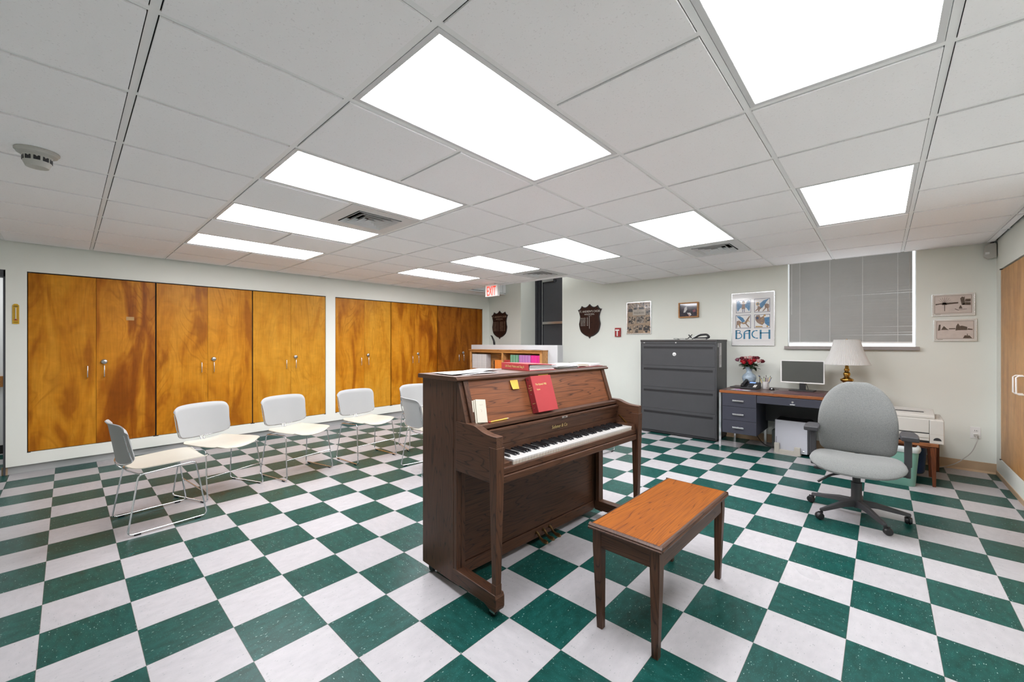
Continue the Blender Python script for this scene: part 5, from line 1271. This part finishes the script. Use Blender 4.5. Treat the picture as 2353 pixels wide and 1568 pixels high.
# BACH poster
t, w, h = framed('framed_poster', 'silver-framed BACH poster with four blue and brown beast pictures', 'poster', -0.231, 0.288, 1.288, 2.019, 0.008, 0.022, M['alu'])
pap = plain('poster_paper', (0.74, 0.74, 0.73), 0.12, var=0.01, spec=0.6, coat=0.5)
ps = obj('print', G().box(-w+0.007, w-0.007, -0.014, -0.004, 0.007, h-0.007), pap, t)
inkb = plain('poster_blue', (0.12, 0.29, 0.50), 0.15, var=0.25, scale=60, coat=0.5); inkn = plain('poster_navy', (0.06, 0.08, 0.16), 0.2, coat=0.5)
inkt = plain('poster_teal', (0.065, 0.28, 0.46), 0.15, var=0.1, coat=0.5); inkw = plain('poster_brown', (0.36, 0.25, 0.19), 0.15, var=0.2, scale=50, coat=0.5); inko = plain('poster_ochre', (0.62, 0.40, 0.17), 0.15, var=0.15, coat=0.5)
Yp = -0.0142
def poly_y(g, pts, y=Yp, th=0.0004):
    if isinstance(g, list): g.append(G().prism(pts, 'y', y-th, y)); return g
    return g.prism(pts, 'y', y-th, y)
cells = [(-0.205, -0.020, 0.455, 0.635), (0.020, 0.205, 0.455, 0.640), (-0.210, -0.022, 0.240, 0.425), (0.020, 0.205, 0.240, 0.425)]
gN, gO = G(), G()
gB, gW = [], []
for (a, b, c, d) in cells:
    q = 0.005
    gN.box(a, b, Yp-0.0004, Yp, c, c+q).box(a, b, Yp-0.0004, Yp, d-q, d).box(a, a+q, Yp-0.0004, Yp, c, d).box(b-q, b, Yp-0.0004, Yp, c, d)
def rel(cell, pts): a, b, c, d = cell; return [(a+(b-a)*x, c+(d-c)*y) for x, y in pts]
def circ(cx, cy, rx, ry, n=14): return [(cx+rx*math.cos(2*PI*k/n), cy+ry*math.sin(2*PI*k/n)) for k in range(n)]
c0, c1, c2, c3 = cells
# winged standing figure
poly_y(gB, rel(c0, [(0.05, 0.90), (0.18, 0.95), (0.30, 0.85), (0.30, 0.70), (0.42, 0.66), (0.42, 0.42), (0.30, 0.38), (0.12, 0.10), (0.06, 0.30), (0.05, 0.60)]))
poly_y(gB, rel(c0, [(0.95, 0.90), (0.82, 0.95), (0.70, 0.85), (0.70, 0.70), (0.58, 0.66), (0.58, 0.42), (0.70, 0.38), (0.88, 0.10), (0.94, 0.30), (0.95, 0.60)]))
poly_y(gN, rel(c0, circ(0.5, 0.84, 0.09, 0.10)), Yp-0.0004); poly_y(gO, rel(c0, circ(0.5, 0.81, 0.055, 0.07)), Yp-0.0008)
poly_y(gW, rel(c0, [(0.40, 0.68), (0.60, 0.68), (0.62, 0.30), (0.38, 0.30)]), Yp-0.0006); poly_y(gN, rel(c0, [(0.42, 0.30), (0.46, 0.30), (0.46, 0.06), (0.42, 0.06)])); poly_y(gN, rel(c0, [(0.54, 0.30), (0.58, 0.30), (0.58, 0.06), (0.54, 0.06)]))
# winged lion
poly_y(gB, rel(c1, [(0.34, 0.62), (0.60, 0.86), (0.96, 0.97), (0.80, 0.80), (0.66, 0.52), (0.50, 0.30), (0.38, 0.36)]))
poly_y(gW, rel(c1, [(0.66, 0.56), (0.78, 0.62), (0.93, 0.56), (0.95, 0.40), (0.90, 0.22), (0.94, 0.06), (0.82, 0.06), (0.84, 0.22), (0.78, 0.30), (0.60, 0.08), (0.50, 0.06), (0.68, 0.30)]))
poly_y(gO, rel(c1, circ(0.22, 0.62, 0.11, 0.13))); poly_y(gB, rel(c1, circ(0.22, 0.62, 0.05, 0.06)), Yp-0.0004)
poly_y(gW, rel(c1, [(0.22, 0.48), (0.38, 0.40), (0.48, 0.30), (0.34, 0.18), (0.34, 0.06), (0.24, 0.06), (0.26, 0.20), (0.04, 0.06), (0.06, 0.12), (0.20, 0.28)]))
# winged bull
poly_y(gB, rel(c2, [(0.04, 0.95), (0.30, 0.92), (0.50, 0.78), (0.64, 0.52), (0.52, 0.48), (0.44, 0.42), (0.34, 0.60)]))
poly_y(gW, rel(c2, [(0.08, 0.56), (0.24, 0.60), (0.40, 0.46), (0.60, 0.44), (0.72, 0.66), (0.90, 0.92), (0.96, 0.90), (0.84, 0.62), (0.72, 0.36), (0.93, 0.08), (0.84, 0.08), (0.64, 0.34), (0.50, 0.32), (0.36, 0.40), (0.26, 0.26), (0.36, 0.06), (0.28, 0.06), (0.18, 0.28), (0.12, 0.26), (0.10, 0.06), (0.05, 0.06), (0.06, 0.34)]))
poly_y(gO, rel(c2, [(0.24, 0.36), (0.34, 0.34), (0.30, 0.18), (0.24, 0.22)]), Yp-0.0004); poly_y(gO, rel(c2, circ(0.53, 0.40, 0.05, 0.05)), Yp-0.0006); poly_y(gO, rel(c2, [(0.72, 0.54), (0.88, 0.60), (0.94, 0.46), (0.90, 0.46), (0.86, 0.54), (0.74, 0.48)]), Yp-0.0004)
# eagle
poly_y(gW, rel(c3, [(0.06, 0.80), (0.14, 0.94), (0.34, 0.96), (0.40, 0.78), (0.62, 0.90), (0.66, 0.62), (0.66, 0.40), (0.52, 0.22), (0.34, 0.30), (0.18, 0.42), (0.08, 0.60)]))
poly_y(gN, rel(c3, circ(0.20, 0.74, 0.09, 0.10)), Yp-0.0004); poly_y(gO, rel(c3, circ(0.66, 0.92, 0.08, 0.06)), Yp-0.0004); poly_y(gO, rel(c3, circ(0.50, 0.38, 0.05, 0.05)), Yp-0.0006)
poly_y(gB, rel(c3, [(0.64, 0.76), (0.96, 0.80), (0.96, 0.12), (0.80, 0.22), (0.68, 0.34)])); 
for k in range(4): poly_y(gO, rel(c3, circ(0.44+0.06*k, 0.62+0.05*k, 0.025, 0.03, 8)), Yp-0.0006)
poly_y(gO, rel(c3, [(0.06, 0.06), (0.56, 0.06), (0.50, 0.14), (0.10, 0.16)])); poly_y(gO, rel(c3, circ(0.83, 0.12, 0.06, 0.07)), Yp-0.0006)
obj('picture_frames', gN, inkn, ps)
for q_ in gB: obj('blue_shape', q_, inkb, ps)
for q_ in gW: obj('brown_shape', q_, inkw, ps)
obj('ochre_details', gO, inko, ps)
g = G(); L0, L1 = 0.093, 0.217; st = 0.021
def bar(x0, x1, z0, z1): g.box(x0, x1, Yp-0.0005, Yp, z0, z1)
def arcband(cx, cz, r0, r1, a0, a1, sx=1.0, sz=1.0, n=12):
    for k in range(n):
        a, b = a0+(a1-a0)*k/n, a0+(a1-a0)*(k+1)/n
        poly_y(g, [(cx+sx*r0*math.cos(a), cz+sz*r0*math.sin(a)), (cx+sx*r1*math.cos(a), cz+sz*r1*math.sin(a)), (cx+sx*r1*math.cos(b), cz+sz*r1*math.sin(b)), (cx+sx*r0*math.cos(b), cz+sz*r0*math.sin(b))], th=0.0005)
x = -0.212
bar(x, x+st, L0, L1); bar(x, x+0.045, L1-0.010, L1); bar(x, x+0.05, 0.172, 0.181); bar(x, x+0.045, L0, L0+0.012)
arcband(x+0.045, 0.1955, 0.011, 0.0205, -PI/2, PI/2); arcband(x+0.042, 0.138, 0.031, 0.043, -PI/2, PI/2)
x = -0.112
bar(x, x+st, L0, 0.165); arcband(x+0.048, 0.165, 0.034, 0.048, PI/2, PI, 1.0, 1.0); bar(x+0.046, x+0.086, 0.202, L1); bar(x+0.063, x+0.085, L0, L1); bar(x+0.01, x+0.07, 0.165, 0.174)
x = -0.015
arcband(x+0.060, 0.158, 0.044, 0.060, PI*0.62, PI*1.42, 1.0, 0.98); bar(x+0.046, x+0.074, 0.200, 0.213); bar(x+0.050, x+0.080, 0.098, 0.110)
x = 0.085
bar(x, x+0.021, L0, L1); bar(x+0.102, x+0.123, L0, L1); bar(x, x+0.115, 0.168, 0.181)
obj('lettering', g, inkt, ps)
g = G(); rn = random.Random(5)
for r in range(2):
    xx = -0.205
    while xx < 0.195:
        l = rn.uniform(0.006, 0.018); g.box(xx, min(0.2, xx+l), Yp-0.0003, Yp, 0.073-0.013*r, 0.077-0.013*r); xx += l+0.004
obj('small_print', g, M['steel'], ps)
obj('glazing_clip', G().box(-0.01, 0.01, -0.023, -0.02, 0.0, 0.006), M['alu'], t)
# collage poster
t, w, h = framed('framed_collage', 'silver-framed sepia photo collage poster with a pale label on the back wall', 'poster', -1.831, -1.408, 1.470, 2.000, 0.012, 0.020, M['alu'])
cp = plain('sepia_base', (0.42, 0.31, 0.22), 0.15, var=0.2, scale=14, coat=0.5)
ps = obj('print', G().box(-w+0.011, w-0.011, -0.012, -0.003, 0.011, h-0.011), cp, t)
def clg(name, c1, c2, sc):
    m, nt, b = nmat(name); tc = N(nt, 'ShaderNodeTexCoord'); n = N(nt, 'ShaderNodeTexNoise'); n.inputs['Scale'].default_value = sc; n.inputs['Detail'].default_value = 5
    n.inputs['Distortion'].default_value = 1.5
    nt.links.new(tc.outputs['Object'], n.inputs['Vector']); r = ramp(nt, n.outputs['Fac'], [(0.42, c1), (0.58, c2)]); nt.links.new(r.outputs[0], b.inputs['Base Color']); b.inputs['Roughness'].default_value = 0.15; return m
cm = [clg('photo_a', (0.06, 0.055, 0.05), (0.38, 0.30, 0.23), 22), clg('photo_b', (0.09, 0.08, 0.075), (0.34, 0.29, 0.24), 30), clg('photo_c', (0.05, 0.05, 0.055), (0.50, 0.37, 0.25), 18)]
pats = [(-0.20, -0.10, 0.36, 0.51), (-0.09, -0.02, 0.40, 0.50), (0.0, 0.10, 0.40, 0.515), (0.115, 0.20, 0.44, 0.50), (0.12, 0.20, 0.31, 0.43), (0.11, 0.20, 0.19, 0.28), (-0.18, -0.06, 0.17, 0.29), (-0.04, 0.09, 0.18, 0.29), (-0.20, -0.12, 0.04, 0.13), (-0.10, -0.01, 0.02, 0.14), (0.0, 0.07, 0.07, 0.15), (0.08, 0.20, 0.02, 0.14), (0.05, 0.11, 0.25, 0.30)]
for i, (a, b, c, d) in enumerate(pats): obj('photo', G().box(a, b, -0.0128-0.0001*(i % 3), -0.0120, c, d), cm[i % 3], ps)
ptn = plain('portrait_tone', (0.30, 0.24, 0.20), 0.2, var=0.5, scale=40); pdk = plain('portrait_dark', (0.07, 0.07, 0.07), 0.2, var=0.3, scale=30)
for (hx_, hz_, s_) in ((-0.145, 0.455, 0.026), (-0.065, 0.455, 0.016), (0.045, 0.47, 0.024), (0.145, 0.385, 0.014), (0.19, 0.40, 0.014), (-0.15, 0.115, 0.016), (0.025, 0.125, 0.018), (-0.16, 0.24, 0.014), (-0.01, 0.245, 0.012), (0.17, 0.25, 0.013)):
    obj('portrait_head', G().prism([(hx_+s_*math.cos(2*PI*k/12), hz_+s_*1.2*math.sin(2*PI*k/12)) for k in range(12)], 'y', -0.0134, -0.0128), ptn, ps)
    obj('portrait_shoulders', G().prism([(hx_-s_*1.7, hz_-s_*3.2), (hx_+s_*1.7, hz_-s_*3.2), (hx_+s_*1.2, hz_-s_*1.3), (hx_-s_*1.2, hz_-s_*1.3)], 'y', -0.0134, -0.0128), pdk, ps)
lbp = obj('label_panel', G().box(-0.105, 0.115, -0.0140, -0.0130, 0.308, 0.405), plain('pale_label', (0.52, 0.46, 0.38), 0.2, coat=0.5), ps)
g = G(); text(g, 'MOQUBOOD', 0.040, (0.005, -0.0141, 0.335), (1,0,0), (0,0,1), 'CENTER', 0.72); text(g, 'gabriel thoroun', 0.013, (0.01, -0.0141, 0.378), (1,0,0), (0,0,1))
obj('lettering', g, M['cabdk'], lbp)
# small wood frame
t, w, h = framed('framed_photo', 'small wood-framed dark photo of figures in white and red above the filing cabinet', 'picture', -0.965, -0.675, 1.708, 1.936, 0.018, 0.045, M['frame_wood'])
gp = plain('photo_dark', (0.055, 0.045, 0.065), 0.08, var=0.5, scale=25, spec=0.6, coat=0.6)
ps = obj('print', G().box(-w+0.017, w-0.017, -0.034, -0.02, 0.017, h-0.017), gp, t)
def py2(pts, y=-0.0342): return G().prism([(a*w*0.9, h*0.08+b*h*0.84) for a, b in pts], 'y', y-0.0004, y)
obj('white_shapes', py2([(-0.55, 0.30), (-0.35, 0.32), (-0.12, 0.55), (-0.20, 0.78), (-0.42, 0.70)]), M['paper'], ps)
obj('white_shapes', py2([(0.10, 0.0), (0.35, 0.12), (0.22, 0.28), (-0.15, 0.28), (-0.05, 0.18)]), M['paper'], ps)
obj('red_shapes', py2([(0.0, 0.24), (0.06, 0.05), (0.18, 0.0), (0.06, 0.20)], -0.0346), M['fire_red'], ps)
obj('red_shapes', py2([(0.45, 0.45), (0.75, 0.55), (0.85, 0.35), (0.55, 0.30)], -0.0346), plain('dull_red', (0.22, 0.03, 0.05), 0.3), ps)
# two snowy landscape prints
def land(label, xa, xb, za, zb, kind):
    t, w, h = framed('framed_landscape', label, 'picture', xa, xb, za, zb, 0.005, 0.020, M['alu'], 'snowy landscape prints')
    pm = plain('mat_board_%d' % kind, (0.86, 0.82, 0.75), 0.35, var=0.01)
    ps = obj('mat_board', G().box(-w+0.004, w-0.004, -0.017, -0.004, 0.004, h-0.004), pm, t)
    a, b, c, d = -w+0.022, w-0.024, 0.030, h-0.022
    br = plain('sepia_line_%d' % kind, (0.22, 0.15, 0.08), 0.4)
    obj('ruled_border', G().box(a-0.003, b+0.003, -0.0175, -0.017, c-0.003, d+0.003), br, ps)
    pi = obj('landscape', G().box(a, b, -0.0180, -0.0175, c, d), plain('snow_%d' % kind, (0.80, 0.70, 0.63), 0.4, var=0.06, scale=20), ps)
    dk_ = plain('sepia_dark_%d' % kind, (0.13, 0.09, 0.06), 0.5, var=0.4, scale=60); rw = b-a; rh = d-c
    def q(g, pts): g.prism([(a+rw*u, c+rh*v) for u, v in pts], 'y', -0.0185, -0.0180)
    g = G()
    if kind == 0:
        q(g, [(0.74, 0.45), (0.82, 0.45), (0.82, 0.92), (0.79, 0.88), (0.75, 0.92), (0.70, 0.82)]); q(g, [(0.82, 0.62), (0.98, 0.62), (0.98, 0.78), (0.84, 0.78)]); q(g, [(0.74, 0.45), (0.98, 0.42), (0.98, 0.58), (0.84, 0.60)])
        q(g, [(0.02, 0.56), (0.35, 0.60), (0.65, 0.62), (0.65, 0.54), (0.35, 0.50), (0.15, 0.52), (0.02, 0.48)]); q(g, [(0.265, 0.12), (0.285, 0.12), (0.285, 0.50), (0.265, 0.50)]); q(g, [(0.20, 0.48), (0.34, 0.48), (0.31, 0.62), (0.22, 0.62)])
        for k in range(9):
            an = math.radians(20+17.5*k); x1_, y1_ = 0.275+0.22*math.cos(an), 0.52+0.42*math.sin(an); q(g, [(0.270, 0.52), (0.282, 0.52), (x1_+0.004, y1_), (x1_-0.002, y1_)])
        q(g, [(0.66, 0.24), (0.76, 0.24), (0.74, 0.34), (0.72, 0.42), (0.70, 0.42), (0.68, 0.34)]); q(g, [(0.55, 0.22), (0.66, 0.13), (0.67, 0.15), (0.56, 0.25)]); q(g, [(0.66, 0.17), (0.88, 0.20), (0.88, 0.22), (0.66, 0.19)])
    else:
        q(g, [(0.03, 0.46), (0.10, 0.48), (0.11, 0.82), (0.06, 0.82), (0.04, 0.60)]); q(g, [(0.12, 0.50), (0.34, 0.50), (0.28, 0.58), (0.20, 0.74), (0.15, 0.60)]); q(g, [(0.52, 0.46), (0.60, 0.48), (0.84, 0.48), (0.84, 0.66), (0.70, 0.74), (0.64, 0.72), (0.59, 0.88), (0.54, 0.72)])
        q(g, [(0.34, 0.54), (0.52, 0.54), (0.52, 0.60), (0.34, 0.60)]); q(g, [(0.84, 0.50), (0.98, 0.48), (0.98, 0.54), (0.86, 0.58)]); q(g, [(0.72, 0.01), (0.97, 0.01), (0.90, 0.16), (0.77, 0.18)]); q(g, [(0.83, 0.16), (0.85, 0.16), (0.85, 0.27), (0.83, 0.27)])
    obj('drawing', g, dk_, pi)
    obj('caption', G().box(a+0.005, a+0.045, -0.0175, -0.017, 0.016, 0.020), br, ps)
land('upper of two framed snowy landscape prints, with a bare tree and a church tower', 1.742, 2.053, 1.617, 1.852, 0)
land('lower of two framed snowy landscape prints, with a church between houses', 1.757, 2.066, 1.347, 1.580, 1)
# ================================================================== BOOKCASE
bkx0, bkx1, bky, bkz = -4.40, -2.68, 3.64, 1.205
bk = thing('bookcase', 'honey wood bookcase full of coloured booklets against the white half wall', 'bookcase', ((bkx0+bkx1)/2, bky, 0))
hw = (bkx1-bkx0)/2
obj('top', G().box(-hw-0.03, hw+0.005, -0.010, 0.158, bkz-0.018, bkz), M['shelf_wood'], bk, bevel=0.002)
obj('top_rail', G().box(-hw, hw, 0.0, 0.018, bkz-0.055, bkz-0.018), M['shelf_wood'], bk, bevel=0.002)
for (a, b) in ((-hw, -hw+0.022), (hw-0.022, hw)): obj('side_panel', G().box(a, b, 0.018, 0.155, 0, bkz-0.018), M['shelf_wood_z'], bk)
obj('face_stile', G().box(-hw, -hw+0.035, 0.0, 0.018, 0, bkz-0.055), M['shelf_wood_z'], bk, bevel=0.001); obj('face_stile', G().box(hw-0.045, hw, 0.0, 0.018, 0, bkz-0.055), M['shelf_wood_z'], bk, bevel=0.001)
obj('divider', G().box(0.0-0.055+0.02, 0.0+0.0-0.0, 0.0, 0.150, 0.06, bkz-0.055), M['shelf_wood_z'], bk, bevel=0.001)
SHZ = (0.855, 0.50, 0.10)
for z in SHZ:
    obj('shelf', G().box(-hw+0.035, -0.035, 0.004, 0.150, z-0.020, z), M['shelf_wood'], bk); obj('shelf', G().box(0.0, hw-0.045, 0.004, 0.150, z-0.020, z), M['shelf_wood'], bk)
obj('back_panel', G().box(-hw+0.02, hw-0.02, 0.150, 0.155, 0.05, bkz-0.02), M['shelf_wood'], bk)
obj('base_plinth', G().box(-hw, hw, 0.0, 0.15, 0.0, 0.08), M['shelf_wood'], bk)
def booklets(n, x0, x1, zh, cols, label, group, wd=0.8, name='booklet'):
    ox = (bkx0+bkx1)/2; st = (x1-x0)/n; proto = None
    ms = []
    for j, c in enumerate(cols): ms.append(plain('%s_%d' % (group.replace(' ', '_')[:18], j), c, 0.5, var=0.08, scale=30))
    pr_ = []
    for m_ in ms:
        g = G().box(-st*wd/2, st*wd/2, 0, 0.115, 0.0, zh); pr_.append(g)
    meshes = []
    for i in range(n):
        k = i % len(ms)
        loc = (ox+x0+st*(i+0.5), bky+0.022+random.uniform(0, 0.005), SHZ[0]+0.0005)
        if len(meshes) < len(ms):
            o = obj(name, pr_[k], ms[k], loc=loc); meshes.append(o)
        else:
            o = meshes[k].copy(); COL.objects.link(o); o.location = loc
        tag(o, ('leftmost ' if i == 0 else 'rightmost ' if i == n-1 else '')+label, 'booklet', group)
booklets(26, -hw+0.040, -hw+0.420, 0.262, [(0.74, 0.74, 0.74), (0.66, 0.63, 0.62), (0.74, 0.70, 0.66)], 'thin white booklet in the tight white row at the left of the bookcase', 'white booklets in the bookcase')
booklets(10, -0.225, -0.040, 0.165, [(0.80, 0.22, 0.03), (0.85, 0.28, 0.05)], 'short orange booklet beside the middle divider of the bookcase', 'orange booklets in the bookcase', 0.93)
booklets(7, 0.004, 0.145, 0.170, [(0.36, 0.05, 0.05), (0.50, 0.03, 0.03)], 'short red booklet right of the middle divider of the bookcase', 'red booklets in the bookcase', 0.93)
booklets(10, 0.150, 0.345, 0.265, [(0.10, 0.28, 0.16), (0.25, 0.42, 0.30), (0.14, 0.34, 0.20)], 'tall green booklet between the red and the lilac booklets', 'green booklets in the bookcase', 0.88)
booklets(13, 0.350, 0.605, 0.265, [(0.50, 0.16, 0.44), (0.42, 0.20, 0.46), (0.56, 0.24, 0.50)], 'tall lilac booklet between the green and the magenta booklets', 'lilac booklets in the bookcase', 0.9)
booklets(10, 0.610, hw-0.050, 0.265, [(0.75, 0.02, 0.22), (0.68, 0.04, 0.30), (0.80, 0.03, 0.26)], 'tall magenta booklet at the right end of the bookcase', 'magenta booklets in the bookcase', 0.93)
tag(obj('dark_book', G().box(-0.010, 0.010, 0, 0.11, 0, 0.155), M['black'], loc=((bkx0+bkx1)/2-0.245, bky+0.03, SHZ[0]+0.0005)), 'single dark booklet left of the orange booklets', 'booklet')
pl2 = tag(obj('paper_sheet', G().grid(lambda u, v: (0.40*u, 0.14*v, 0.004+0.008*(math.sin(9*u)+1)*(1-v)*0.5), 12, 3, 0.0012), M['paper'], loc=(-3.16, bky-0.004, bkz+0.0005)), 'rumpled white sheet on the right end of the bookcase top', 'paper')
